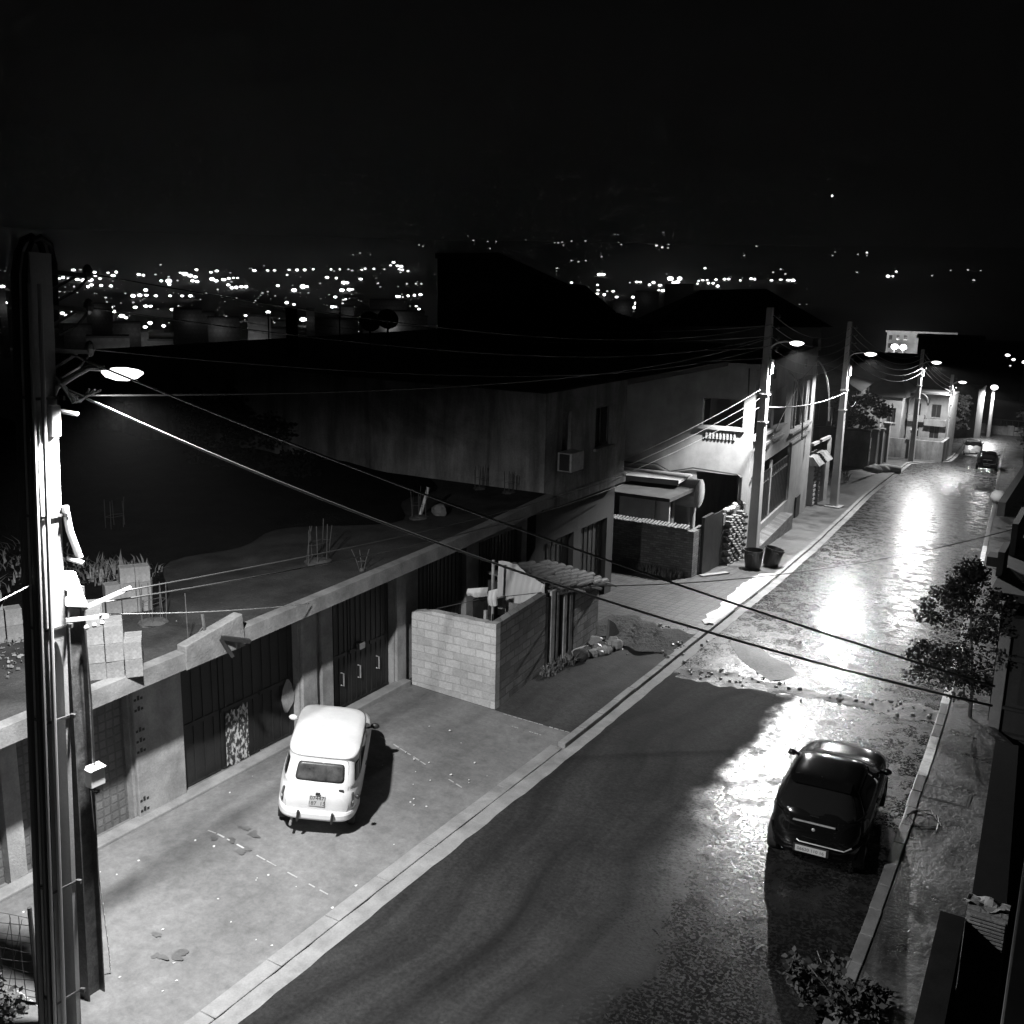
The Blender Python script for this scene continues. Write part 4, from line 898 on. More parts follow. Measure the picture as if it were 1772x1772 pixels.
for k in range(5):
    cable('overhead_line','one of five sagging lines between the tub pole and the plinth pole',(-12.2,40.4,gz(40.35)+9.9-.42*k),(-13.45,59.0,gz(59.1)+10.2-.42*k),.75,.011,'cable_gray',20,'lines between tub pole and plinth pole')
for k in range(5):
    cable('overhead_line','one of five sagging lines between the plinth pole and the garden gate pole',(-13.45,59.2,gz(59.1)+10.2-.42*k),(-15.4,94.3,gz(94)+9.4-.42*k),1.0,.014,'cable_gray',20,'lines between plinth pole and gate pole')
for k in range(4):
    cable('overhead_line','one of four sagging lines beyond the garden gate pole',(-15.4,94.5,gz(94)+9.4-.42*k),(-13.9,101.6,gz(101)+7.2-.35*k),.3,.016,'cable_gray',16,'lines beyond gate pole')
for k in range(4):
    cable('overhead_line','one of four dark lines leaving the tub pole over the lit house to the left',(-12.4,40.3,gz(40.35)+9.5-.42*k),(-30,30,8.6-.3*k),.6,.01,'cable_gray',20,'lines over the lit house')
cable('overhead_cable','pale bundled cable from the tub pole to the plinth pole below the lamps',(-12.2,40.5,gz(40)+6.3),(-13.5,59,gz(59)+6.6),.25,.025,'galv')
cable('overhead_cable','pale cable from the plinth pole down to the dark far tree',(-13.5,59.2,gz(59)+6.5),(-17.5,80,1.2),.5,.025,'galv')
for k in range(3):
    cable('overhead_cable','one of three pale service wires in front of the lit house window',(-12.45,40.2,gz(40)+7.0-.35*k),(-14.05,30.9,4.1-.25*k),.12,.008,'cable_mid',12,'service wires before the window')

# ------------------------------------------------------------------ cars built from stacked outlines
class Loft:
    """layers: (z, y_rear, y_front, half_width, exponent); y runs forward"""
    def __init__(s,layers,n=96): s.L=layers; s.n=n
    def at(s,t,z):
        L=s.L
        for a,b in zip(L,L[1:]):
            if z<=b[0] or b is L[-1]:
                f=(z-a[0])/(b[0]-a[0]) if b[0]>a[0] else 0; f=max(0,min(1,f)); q=[a[i]+(b[i]-a[i])*f for i in range(5)]; break
        c,s_=math.cos(t),math.sin(t); e=2/q[4]
        x=q[3]*math.copysign(abs(c)**e,c); y=(q[1]+q[2])/2+(q[2]-q[1])/2*math.copysign(abs(s_)**e,s_)
        return V((x,y,z))
    def nor(s,t,z):
        d1=s.at(t+.01,z)-s.at(t-.01,z); d2=s.at(t,z+.012)-s.at(t,z-.012); n=d1.cross(d2); return n.normalized() if n.length>1e-9 else V((0,0,1))
    def body(s,name,m,par):
        mb=MB(); rows=[[mb.P(s.at(2*PI*k/s.n,l[0])) for k in range(s.n)] for l in s.L]
        # nudge equal-height layers apart using their own outline
        for l,row in zip(s.L,rows):
            for k in range(s.n):
                t=2*PI*k/s.n; c,s_=math.cos(t),math.sin(t); e=2/l[4]
                mb.v[row[k]]=V((l[3]*math.copysign(abs(c)**e,c),(l[1]+l[2])/2+(l[2]-l[1])/2*math.copysign(abs(s_)**e,s_),l[0]))
        for A,B in zip(rows,rows[1:]):
            for k in range(s.n): mb.F(A[k],A[(k+1)%s.n],B[(k+1)%s.n],B[k])
        mb.F(*rows[0][::-1]); mb.F(*rows[-1]); return mb.build(name,m,par,smooth=True)
    def patch(s,name,m,par,t0,t1,z0,z1,off=.006,ex=6,thick=0.,nr=5,na=36,skew=0.,smooth=True):
        mb=MB(); rows=[]
        tc,zc=(t0+t1)/2,(z0+z1)/2
        def pt(r,a,o):
            c,q=math.cos(a),math.sin(a); e=2/ex; u=r*math.copysign(abs(c)**e,c); w=r*math.copysign(abs(q)**e,q)
            t=tc+(t1-t0)/2*u*(1+skew*w); z=zc+(z1-z0)/2*w; n=s.nor(t,z); p=s.at(t,z)
            if n.dot(V((p.x,p.y-(s.L[3][1]+s.L[3][2])/2,.0)))<0: n=-n
            return p+n*o
        ce=mb.P(pt(0,0,off)); rows=[[mb.P(pt(k/nr,2*PI*j/na,off)) for j in range(na)] for k in range(1,nr+1)]
        for j in range(na):
            mb.F(ce,rows[0][j],rows[0][(j+1)%na])
            for A,B in zip(rows,rows[1:]): mb.F(A[j],B[j],B[(j+1)%na],A[(j+1)%na])
        if thick:
            e=[mb.P(pt(1,2*PI*j/na,off-thick)) for j in range(na)]
            for j in range(na): mb.F(rows[-1][j],e[j],e[(j+1)%na],rows[-1][(j+1)%na])
        return mb.build(name,m,par,smooth=smooth)
def text(s_,size,m,par,mat4,name='lettering'):
    c=bpy.data.curves.new(name,'FONT'); c.body=s_; c.size=size; c.align_x='CENTER'; c.align_y='CENTER'; c.extrude=.001
    o=bpy.data.objects.new(name,c); dg=bpy.context.evaluated_depsgraph_get(); COL.objects.link(o); dg.update()
    me=bpy.data.meshes.new_from_object(o.evaluated_get(dg)); COL.objects.unlink(o); bpy.data.objects.remove(o)
    me.materials.clear(); me.materials.append(m); o=bpy.data.objects.new(name,me); COL.objects.link(o); o.parent=par; o.matrix_local=mat4; return o
def wheel(par,x,y,r=.3,w=.16):
    s_=1 if x>0 else -1; mb=MB(); n=22
    prof=[(r*.62,-w/2),(r*.95,-w/2),(r,-w/2+.03),(r,w/2-.03),(r*.95,w/2),(r*.62,w/2)]
    rows=[[mb.P((x+s_*q,y+a*math.cos(2*PI*j/n),r+a*math.sin(2*PI*j/n))) for j in range(n)] for a,q in prof]
    for A,B in zip(rows,rows[1:]):
        for j in range(n): mb.F(A[j],A[(j+1)%n],B[(j+1)%n],B[j])
    wv=mb.build('wheel',M['rubber'],par)
    mb=MB(); rows=[[mb.P((x+s_*q,y+a*math.cos(2*PI*j/n),r+a*math.sin(2*PI*j/n))) for j in range(n)] for a,q in ((r*.62,w/2-.02),(r*.4,w/2-.03),(r*.2,w/2),(r*.05,w/2+.005))]
    for A,B in zip(rows,rows[1:]):
        for j in range(n): mb.F(A[j],A[(j+1)%n],B[(j+1)%n],B[j])
    mb.F(*rows[-1]); mb.build('rim',M['rim'],wv)
TR=-PI/2                                           # outline angle of the tail
def white_car():
    o=thing('white_vintage_hatchback','small white vintage hatchback parked at an angle on the driveway','car',(-11.48,12.72,.15),math.radians(34)); o.rotation_euler=(math.radians(1.5),math.radians(7.),math.radians(34))
    L=Loft([(.27,.12,3.5,.66,5),(.33,.05,3.56,.71,5),(.55,-.0,3.62,.74,5.5),(.75,.0,3.6,.742,5.5),(.88,.03,3.5,.73,5),(.93,.06,3.3,.70,5),(.955,.085,2.72,.69,5.5),(1.0,.10,2.66,.685,5.5),(1.2,.19,2.5,.655,5.5),(1.36,.27,2.36,.63,5.5),(1.42,.28,2.33,.63,5.5),(1.45,.25,2.33,.64,5.5),(1.485,.30,2.26,.61,4.8),(1.515,.45,2.1,.50,3.8),(1.53,.75,1.8,.25,3)])
    L.body('body',M['carwhite'],o)
    L.patch('tailgate_seam',M['ink2'],o,TR-.47,TR+.47,.485,1.4,.004,9,.02)
    fr=L.patch('tailgate',M['carwhite'],o,TR-.45,TR+.45,.5,1.39,.008,9,.0)
    L.patch('rear_window_seal',M['trim'],fr,TR-.30,TR+.30,1.03,1.335,.011,5,.01)
    L.patch('rear_window',M['glass_dusty'],fr,TR-.272,TR+.272,1.045,1.32,.016,5,.005)
    for s_ in (-1,1):
        bz=L.patch('tail_light',M['trim'],o,TR+s_*.64-.05,TR+s_*.64+.05,.6,.86,.02,4,.03)
        L.patch('brake_lens',M['lampred'],bz,TR+s_*.64-.036,TR+s_*.64+.036,.73,.845,.026,4,.01)
        L.patch('indicator_lens',M['lampclear'],bz,TR+s_*.64-.036,TR+s_*.64+.036,.675,.725,.026,4,.01)
        L.patch('reflector_lens',M['lampred'],bz,TR+s_*.64-.036,TR+s_*.64+.036,.61,.67,.026,4,.01)
        t=0 if s_>0 else PI
        for a,b,z0 in ((-.85,-.36,1.02),(-.33,.1,1.0),(.14,.6,1.0)):
            q0,q1=(t+a*s_*.9,t+b*s_*.9) if s_>0 else (PI-a*.9,PI-b*.9)
            L.patch('side_window',M['glass'],o,min(q0,q1),max(q0,q1),z0,1.32,.006,6,.004)
        if 0: mb.hexa([(s_*.645,.4,1.42),(s_*.61,.4,1.44),(s_*.61,2.2,1.44),(s_*.645,2.2,1.42)],[(s_*.655,.4,1.44),(s_*.62,.4,1.46),(s_*.62,2.2,1.46),(s_*.655,2.2,1.44)])
        mb=MB(); mb.bar((s_*.66,2.5,.98),(s_*.76,2.48,1.03),.03); mb.ball((s_*.81,2.46,1.06),(.09,.05,.06),10,7); mb.build('mirror',M['carwhite'] if s_<0 else M['trim'],o,smooth=True)
        for y in (.62,3.0): wheel(o,s_*.62,y,.29,.15)
        mb=MB(); mb.box(s_*.735-.012,s_*.735+.012,1.35,1.47,.79,.82); mb.build('door_handle',M['trim'],o)
    L.patch('windscreen',M['glass'],o,PI/2-.75,PI/2+.75,1.0,1.34,.006,6,.004)
    bp=MB(); n=40; rows=[]
    for k in range(n+1):
        t=TR-1.28+2.56*k/n; p=L.at(t,.45); nn=V((p.x*.35,p.y-1.8,0)).normalized()
        rows.append([bp.P(p+nn*q+V((0,0,z))) for q,z in ((-.01,-.08),(.06,-.09),(.085,-.05),(.085,.03),(.06,.07),(-.01,.075))])
    for A,B in zip(rows,rows[1:]):
        for j in range(6): bp.F(A[j],A[(j+1)%6],B[(j+1)%6],B[j])
    bp.F(*rows[0]); bp.F(*rows[-1][::-1]); bu=bp.build('bumper',M['carwhite'],o,smooth=False)
    for x in (-.3,.3): mb=MB(); mb.box(x-.022,x+.022,-.125,-.06,.35,.55); mb.build('overrider',M['trim'],bu,bevel=.01)
    y=L.at(TR,.72).y-.02; mt=Matrix.Translation((.0,y-.006,.73))@Matrix.Rotation(math.radians(88),4,'X')
    mb=MB(); mb.box(-.135,.135,y-.004,y+.02,.63,.83); pl=mb.build('number_plate',M['plate'],o)
    text('07447',.1,M['ink'],pl,Matrix.Translation((0,y-.006,.782))@Matrix.Rotation(PI/2,4,'X')); text('187  15',.1,M['ink'],pl,Matrix.Translation((0,y-.006,.682))@Matrix.Rotation(PI/2,4,'X'))
    mb=MB(); mb.box(-.035,.05,y-.03,y+.01,.85,.895); mb.build('tailgate_handle',M['trim'],o,bevel=.012)
    mb=MB(); mb.box(.36,.44,L.at(TR,.93).y-.016,L.at(TR,.93).y+.02,.925,.94); mb.build('badge',M['trim'],o)
    mb=MB(); mb.ball((.70,.08,.84),.045,8,6); mb.build('filler_cap',M['trim'],o)
    mb=MB(); mb.tube([(-.42,.15,.26),(-.42,-.06,.24)],.025,8); mb.build('exhaust_pipe',M['galv'],o)
    return o
white_car()
def black_hatch(name,lab,loc,rz,paint,plate=True,group=None):
    o=thing(name,lab,'car',loc,rz,group)
    L=Loft([(.22,.15,3.85,.74,5),(.3,.03,3.95,.8,4.5),(.5,-.04,3.99,.84,4.2),(.7,.0,3.95,.855,4.2),(.85,.05,3.8,.85,4),(.93,.08,3.5,.835,4),(.97,.1,3.1,.815,4.2),(1.02,.13,2.75,.79,4.4),(1.2,.31,2.35,.70,4.6),(1.36,.5,2.0,.62,4.6),(1.42,.52,1.85,.60,4.2),(1.45,.62,1.72,.53,3.6),(1.47,.85,1.5,.34,3)])
    L.body('body',paint,o)
    L.patch('rear_window',M['glass'],o,TR-.8,TR+.8,1.0,1.385,.007,6,.006)
    tg=L.patch('tailgate',paint,o,TR-.95,TR+.95,.56,.985,.01,6,.02)
    mb=MB(); y=L.at(TR,1.41).y
    mb.hexa([(-.5,y-.06,1.4),(.5,y-.06,1.4),(.5,y+.2,1.425),(-.5,y+.2,1.425)],[(-.5,y-.07,1.425),(.5,y-.07,1.425),(.5,y+.2,1.465),(-.5,y+.2,1.465)]); mb.build('spoiler',paint,o,bevel=.01)
    for s_ in (-1,1):
        L.patch('tail_light',M['lampred'],o,TR+s_*1.02-.1,TR+s_*1.02+.1,.72,.97,.014,3,.02)
        t=0 if s_>0 else PI
        for a,b in ((-.95,-.42),(-.38,.15),(.2,.62)):
            q0,q1=(a,b) if s_>0 else (PI-a,PI-b)
            L.patch('side_window',M['glass'],o,min(q0,q1),max(q0,q1),1.01,1.36,.006,5,.004)
        mb=MB(); mb.bar((s_*.76,2.5,1.0),(s_*.84,2.47,1.02),.05); mb.ball((s_*.885,2.45,1.03),(.085,.055,.065),10,7); mb.build('mirror',paint,o,smooth=True)
        for y_ in (.62,3.12): wheel(o,s_*.74,y_,.31,.19)
        mb=MB(); mb.box(s_*.845-.015,s_*.845+.015,1.45,1.62,.86,.89); mb.build('door_handle',paint,o)
    L.patch('windscreen',M['glass'],o,PI/2-.8,PI/2+.8,1.02,1.37,.006,6,.004)
    L.patch('bumper',paint,o,TR-1.25,TR+1.25,.3,.58,.035,7,.05)
    y=L.at(TR,.47).y-.06
    mb=MB(); mb.box(-.3,.3,y+.005,y+.04,.4,.54); pr=mb.build('plate_recess',M['trim'],o)
    mb=MB(); mb.box(-.26,.26,y-.008,y+.004,.415,.525); pl=mb.build('number_plate',M['plate'],o)
    if plate: text('06620 110 16',.082,M['ink'],pl,Matrix.Translation((0,y-.01,.468))@Matrix.Rotation(PI/2,4,'X'))
    mb=MB(); yy=L.at(TR,.9).y-.02; mb.box(-.36,.36,yy-.02,yy+.02,.9,.925); mb.build('handle_strip',M['galv'],o,bevel=.008)
    mb=MB(); mb.tube([(-.25,y+.02,.62),(-.2,y-.0,.6),(.55,y+.0,.6),(.66,y+.06,.66)],.012,6); mb.build('chrome_strip',M['galv'],o)
    mb=MB(); mb.ball((0,yy-.02,.8),(.035,.015,.035),10,6); mb.build('badge',M['galv'],o)
    mb=MB(); mb.bar((-.0,.65,1.46),(-.0,.45,1.62),.01); mb.build('aerial',M['trim'],o)
    return o
black_hatch('black_hatchback','black hatchback parked at the right kerb with its tail to us',(-3.7,16.72,-.05),math.radians(4),M['carblack'])
black_hatch('dark_far_car','dark car parked far down the street at the right kerb',(-9.35,93.2,gz(93.2)+.01),math.radians(6),M['carblack'],False)
black_hatch('pale_far_car','pale car facing away at the far end of the street',(-12.1,107,gz(107)+.01),math.radians(7),M['carsilver'],False)
# ------------------------------------------------------------------ right hand side of the street
BWO=(-.8,17,0); bw_=thing('boundary_wall','dark boundary wall of unrendered hollow bricks along the right pavement','wall',BWO)
mb=MB(BWO); mb.hexa([(-1.02,8,-.3),(-.72,8,-.3),(-.94,13.35,-.3),(-1.24,13.35,-.3)],[(-1.02,8,2.),(-.72,8,2.),(-.94,13.35,2.),(-1.24,13.35,2.)]); mb.build('near_wall',M['tar'],bw_)  # unlit wall, its darkness painted into the base colour
mb=MB(BWO); mb.hexa([(-.93,13.7,-.3),(-.47,13.7,-.3),(-.92,20.5,-.4),(-1.32,20.5,-.4)],[(-.93,13.7,1.55),(-.47,13.7,1.55),(-.92,20.5,1.55),(-1.32,20.5,1.55)]); mb.build('far_wall',M['tar'],bw_)
mb=MB(BWO); mb.box(-.93,-.45,13.36,13.6,.0,2.2)
for k in range(15): mb.box(-.92,-.47,13.33,13.37,1.36+k*.05,1.385+k*.05)
for k in range(10): mb.box(-.92+.046*k,-.895+.046*k,13.33,13.37,.1,1.3)
mb.build('hollow_brick_end',M['brickf'],bw_)
mb=MB(BWO); rnd=random.Random(2)
mb.grid(lambda u,v:(-.95+.5*u,13.34+.28*v,2.2+.06*math.sin(u*9)*math.sin(v*5+1)+.03*rnd.random()),10,5); mb.build('mortar_top',M['kerb'],bw_)
NB=(.5,30,-.4); nb=thing('neighbour_house','dark neighbouring house at the right frame edge with a pale end post','house',NB)
mb=MB(NB); mb.box(-1.6,5,25.62,25.9,-.8,2.5); mb.box(-1.9,-1.6,25.9,34,-1.2,2.6); mb.box(-1.6,5,33.7,34,-1.,3.2); mb.build('wall',M['plaster_dark'],nb)
mb=MB(NB); mb.box(-1.85,-1.602,25.5,25.75,-.5,2.08); mb.build('end_post',M['plaster'],nb,bevel=.015)
mb=MB(NB); mb.box(-1.6,4,25.5,25.615,1.5,1.62); mb.box(-1.6,4,25.5,25.615,.3,.36); mb.box(-1.5,3,25.45,25.61,-.35,-.28); mb.build('ledge',M['plaster_dark'],nb)
mb=MB(NB); mb.box(-1.3,-.5,25.58,25.618,.45,1.45); mb.build('shutter',M['door'],nb)
mb=MB(NB); mb.box(-2.25,3,26.6,33.4,2.6,2.8); mb.box(-2.3,-2.15,28.,29.2,2.81,3.45); mb.box(-2.25,-2.1,30.5,33.,2.81,3.7); mb.box(-2.6,-2.2,28.6,29.2,2.9,3.15); mb.build('balcony',M['plaster_dark'],nb)
OC=(-.3,7.9,0); mb=MB(OC); 
d0=ray(1731,1772); d1=ray(1766,1306); k=7.6/math.hypot(d0.x,d0.y); cx_,cy_=d0.x*k,d0.y*k
mb.box(cx_,cx_+.5,cy_,cy_+.4,-.2,8.4)
tag(mb.build('concrete_column',M['pole'],bevel=.02),'rough concrete column of the near building at the right frame edge','column')
# drain cover
DC=(-2.1,20.9,gz(20.9)+.1); dc=thing('drain_cover','rectangular drain cover set into the wet right pavement','drain cover',DC)
mb=MB(DC); z=gz(20.9)+.1
for a,b,c,d in ((-2.55,-1.65,20.62,20.67),(-2.55,-1.65,21.2,21.25),(-2.55,-2.5,20.67,21.2),(-1.7,-1.65,20.67,21.2)): mb.box(a,b,c,d,z-.03,z+.012)
mb.build('frame',M['rubber'],dc); mb=MB(DC); mb.box(-2.498,-1.702,20.672,21.198,z-.03,z+.016); mb.build('lid',M['walk_wet'],dc)
mb=MB((-2.3,19.4,0)); pts=[(-2.3+.28*math.cos(a*.7)+.05*math.sin(a*2.3),19.6+.35*math.sin(a*.7)+.1*math.cos(a*1.7),gz(19.5)+.125) for a in range(26)]; mb.tube(pts,.007,5); tag(mb.build('wire_coil',M['cable']),'tangled wire lying on the right pavement beside the black car','wire')
# plants
def leaf_cloud(mb,clumps,n,size,rnd):
    for k in range(n):
        c,r=clumps[int(len(clumps)*rnd.random())]
        while True:
            p=V((rnd.uniform(-1,1),rnd.uniform(-1,1),rnd.uniform(-1,1)))
            if p.length<1 and p.length>.25*rnd.random(): break
        p=V(c)+V((p.x*r[0],p.y*r[1],p.z*r[2])); a=V((rnd.gauss(0,1),rnd.gauss(0,1),rnd.gauss(0,.6))).normalized(); b=a.cross(V((rnd.gauss(0,1),rnd.gauss(0,1),rnd.gauss(0,1)))).normalized()
        l=size*rnd.uniform(.6,1.4); w_=l*.32
        mb.F(mb.P(p),mb.P(p+a*l*.5+b*w_),mb.P(p+a*l),mb.P(p+a*l*.5-b*w_))
def tree(name,lab,cat,base,clumps,limbs,n,size,m,seed,tr=.05,group=None):
    t=thing(name,lab,cat,base,0,group); rnd=random.Random(seed)
    mb=MB()
    for pts,r0,r1 in limbs:
        q=[r0+(r1-r0)*k/(len(pts)-1) for k in range(len(pts))]; mb.tube(pts,q,7)
    mb.build('trunk',M['bark'],t,smooth=True)
    mb=MB(); leaf_cloud(mb,clumps,n,size,rnd)
    mb.build('crown',m,t); return t
rnd=random.Random(77)
TB=(-2.28,25.9,gz(26)+.1); cl=[]
for k in range(60):
    a=rnd.uniform(0,2*PI); u=rnd.random(); z=.75+2.9*u; rad=1.15*math.sin(PI*min(1,(u*.9+.12)))**.6*math.sqrt(rnd.random()); s_=rnd.uniform(.2,.42)
    cl.append(((rad*math.cos(a)-.35,rad*math.sin(a),z),(s_,s_,s_*.8)))
cl+=[((-1.3,-.25,.85),(.35,.3,.2)),((-1.15,.2,1.5),(.3,.25,.16)),((-1.5,.1,1.25),(.22,.2,.14)),((-.3,0,3.6),(.22,.22,.35)),((-.75,.1,3.1),(.2,.2,.3))]
lm=[([(0,0,-.2),(-.03,0,.6),(-.1,.02,1.3),(-.25,.02,2.4),(-.3,0,3.5)],.05,.012)]
for k in range(9):
    a=rnd.uniform(0,2*PI); z=.8+.28*k; lm.append(([(-.08-.02*k,0,z),(-.1+.5*math.cos(a),.5*math.sin(a),z+.3),(-.2+.95*math.cos(a),.95*math.sin(a),z+.45)],.022,.006))
tree('street_tree','small leafy tree growing on the right pavement beyond the black car','tree',TB,cl,lm,9500,.085,M['leaf'],3)
TB=(-2.45,13.25,.1); cl=[]
for k in range(22): 
    a=rnd.uniform(0,2*PI); q=math.sqrt(rnd.random()); cl.append(((.65*q*math.cos(a),.5*q*math.sin(a)-.1,.25+.5*rnd.random()*(1-q*.5)),(.16,.16,.14)))
lm=[([(0,0,-.1),(.05*math.cos(a),.05*math.sin(a),.25),(.4*math.cos(a),.35*math.sin(a),.65)],.015,.005) for a in (0,1.2,2.5,3.7,5.)]
tree('pavement_shrub','bushy plant at the bottom frame edge on the right pavement','shrub',TB,cl,lm,1300,.1,M['leaf'],5)
# bottom left corner: wire fence, bushes
FO=(-12.9,6.7,0); fe=thing('wire_fence','sagging wire mesh fence at the bottom left corner','fence',FO)
mb=MB(FO); rnd=random.Random(12)
X=lambda u:-14.3+2.6*u; Y=lambda u:6.5+.9*u
for k in range(17):
    u=k/16; mb.tube([(X(u),Y(u),0.),(X(u)+rnd.uniform(-.04,.04),Y(u),.75),(X(u)+rnd.uniform(-.05,.05),Y(u),1.5)],.006,4)
for k in range(11):
    z=.1+k*.14; mb.tube([(X(j/6),Y(j/6),z+rnd.uniform(-.03,.03)) for j in range(7)],.006,4)
for k in range(14): 
    u=k/16; mb.tube([(X(u),Y(u),.1),(X(u+.14),Y(u+.14),1.45)],.005,4)
mb.build('mesh',M['rust'],fe)
for u in (0,1): mb=MB(FO); mb.tube([(X(u),Y(u),-.1),(X(u),Y(u),1.65)],.03,7); mb.build('post',M['rust'],fe)
BO=(-12.6,6.75,0); cl=[]
for k in range(26): cl.append(((rnd.uniform(-1.2,.9),rnd.uniform(-.5,.45),rnd.uniform(.1,.55)),(.2,.2,.16)))
tree('corner_bush','scrubby bush below the wire fence in the bottom left corner','shrub',BO,cl,[([(0,0,-.1),(.1,.1,.3),(.2,.1,.6)],.02,.006),([(-.5,-.1,-.1),(-.6,0,.3),(-.8,0,.9)],.02,.006),([(.4,.2,0),(.5,.2,.6),(.45,.25,1.1)],.015,.005)],1600,.1,M['leaf2'],6)
mb=MB((-12.4,6.2,.3)); mb.tube([(-13.0,6.25,.75),(-12.5,6.3,.45),(-11.6,6.5,.12)],.1,10); tag(mb.build('fallen_pipe',M['cable']),'thick black pipe lying in the scrub at the bottom left','pipe')
# dark tree against the stained house
cl=[]; rnd=random.Random(70)
for k in range(30): cl.append(((rnd.uniform(-2.6,2.6),rnd.uniform(-1.4,.9),rnd.uniform(3.8,6.7)-.0),(.7,.6,.6)))
cl=[c for c in cl if not(c[0][0]>.8 and c[0][2]>5.8)]
tree('dark_tree','large dark tree hiding the left end of the stained house','tree',(-23.4,24.,-1),cl,[([(0,0,-1),(.1,0,3),(0,0,5)],.16,.05),([(0,0,3),(1.2,-.2,5)],.07,.02),([(0,0,2.6),(-1.4,.2,5)],.07,.02)],5200,.17,M['leafdark'],8)

# ------------------------------------------------------------------ far part of the street
def gwz(y): return gz(y)
# kiosk beside the lit house
KO=(-14.0,59.5,gz(59)); kk=thing('gate_kiosk','pale framed gateway with ribbed pillars just past the lit house','gateway',(-14.75,58.2,gz(58.2)))
mb=MB(); 
for y in (0,.9): 
    mb.box(-.25,.1,y,y+.45,-.3,2.5)
    for r_ in range(10): mb.box(.1,.16,y-.02,y+.47,-.1+.25*r_,.05+.25*r_)
mb.build('pillar',M['plaster'],kk)
mb=MB(); mb.hexa([(-.5,-.5,2.5),(.5,-.5,2.5),(.5,2.6,2.5),(-.5,2.6,2.5)],[(-.5,-.4,2.95),(.1,-.4,2.95),(.1,2.6,2.95),(-.5,2.6,2.95)]); mb.build('roof',M['plaster_old'],kk)
mb=MB(); mb.box(-.1,-.04,1.36,3.2,-.2,2.4); mb.build('door',M['gate'],kk)
mb=MB(); mb.box(-.05,.12,3.2,3.4,-.3,3.6); mb.box(-.05,.12,-.5,3.2,3.6,3.75); mb.build('frame',M['plaster'],kk)
# garden wall facing the camera, with vegetation
GWO=(-21,82,gz(82)); gwl=thing('garden_wall','long pale garden wall with dark stains behind the plinth pole','wall',GWO)
mb=MB(GWO); z=gz(82); mb.box(-30,-16.6,81.9,82.2,z-1,z+3.1); mb.build('wall',M['plaster_old'],gwl)
mb=MB(GWO); mb.box(-30.1,-16.55,81.8,82.3,z+3.1,z+3.25); mb.build('coping',M['plaster_dark'],gwl)
weeds('slope_scrub','scrubby growth on the slope below the garden wall','weeds',[(-17.5-1.1*k,72+k*1.1,gz(72+k)+.2,1.8) for k in range(6)],1500,.8,M['leaf2'],wid=.05)
mb=MB((-15.5,72,gz(72))); 
mb.grid(lambda u,v:(-24+8.5*u,60+21.5*v,gz(60+21.5*v)+.1+1.5*(1-u)**1.5+.1*math.sin(u*9+v*7)),12,20); struct(mb.build('bank',M['walk'],smooth=True))
rnd=random.Random(3)
for k in range(5):
    x,y=-15.6+rnd.uniform(-.8,.6),80+rnd.uniform(0,5); z=gz(y)+.25; mb=MB((x,y,z)); mb.ball((x,y,z),(rnd.uniform(.5,.9),rnd.uniform(.4,.8),.35),9,6,.15,rnd)
    tag(mb.build('white_sack',M['cloth'],smooth=True),'pale full sack heaped on the pavement before the garden gates','sack','sacks on the far pavement')
# house behind the garden wall
def block_house(name,lab,loc,rz,wd,dp,hh,m,windows,balc=None,roof='flat',extra=None,group=None):
    t=thing(name,lab,'house',loc,rz,group); mb=MB()
    holes=[(a,b,c,d) for a,b,c,d in windows]
    wall_cells(mb,0,wd,-1.,hh,holes,lambda a,b,c,d: mb.box(a,b,0,.25,c,d))
    mb.box(0,.25,.252,dp,-1,hh); mb.box(wd-.25,wd,.252,dp,-1,hh); mb.box(.252,wd-.252,dp-.25,dp,-1,hh); mb.box(.252,wd-.252,.6,.7,-1,hh-.3); mb.build('wall',m,t)
    mb=MB()
    if roof=='flat': mb.box(-.15,wd+.15,-.15,dp+.1,hh,hh+.22)
    else:
        i=[mb.P(p) for p in ((-.4,-.4,hh),(wd+.4,-.4,hh),(wd+.4,dp+.4,hh),(-.4,dp+.4,hh))]; r0,r1=mb.P((wd*.3,dp/2,hh+1.7)),mb.P((wd*.7,dp/2,hh+1.7)); mb.F(i[0],i[1],r1,r0); mb.F(i[1],i[2],r1); mb.F(i[2],i[3],r0,r1); mb.F(i[3],i[0],r0); mb.F(*i[::-1])
    mb.build('roof',M['plaster_dark'] if roof!='flat' else m,t)
    for a,b,c,d in windows:
        mb=MB(); q=(a+b)/2; mb.box(a,a+.07,.1,.16,c,d); mb.box(b-.07,b,.1,.16,c,d); mb.box(a+.07,b-.07,.1,.16,d-.07,d); mb.box(q-.03,q+.03,.1,.16,c,d-.07); w_=mb.build('window',M['wood'],t)
        mb=MB(); mb.box(a,b,.19,.21,c,d); mb.build('pane',M['windowp'],w_)
        mb=MB(); mb.box(a-.12,b+.12,-.13,-.002,c-.14,c-.03); mb.build('sill',m,w_)
    for (a,b,z) in (balc or []):
        mb=MB(); mb.box(a,b,-1.3,-.002,z,z+.16)
        mb.box(a,b,-1.3,-1.2,z+.161,z+1.05); mb.box(a,a+.1,-1.198,-.002,z+.161,z+1.05); mb.box(b-.1,b,-1.198,-.002,z+.161,z+1.05); mb.build('balcony',m,t)
    return t
block_house('garden_house','dark house standing behind the long garden wall',(-31,86,gz(86)-.3),.1,12,9,6.2,M['plaster_dark'],[(2,3.2,3.6,5),(8,9.2,3.6,5),(10.3,11.4,1.,3.)],None,'hip')
mb=MB((-19,84.5,gz(84))); z=gz(84); mb.box(-19.6,-19.0,84.3,84.6,z-.3,z+4.9); mb.box(-20.6,-20.2,84.4,84.6,z-.3,z+4.6); tag(mb.build('portico_post',M['plaster']),'pair of lit pale posts of a porch above the garden wall','posts')
cl=[]; rnd=random.Random(33)
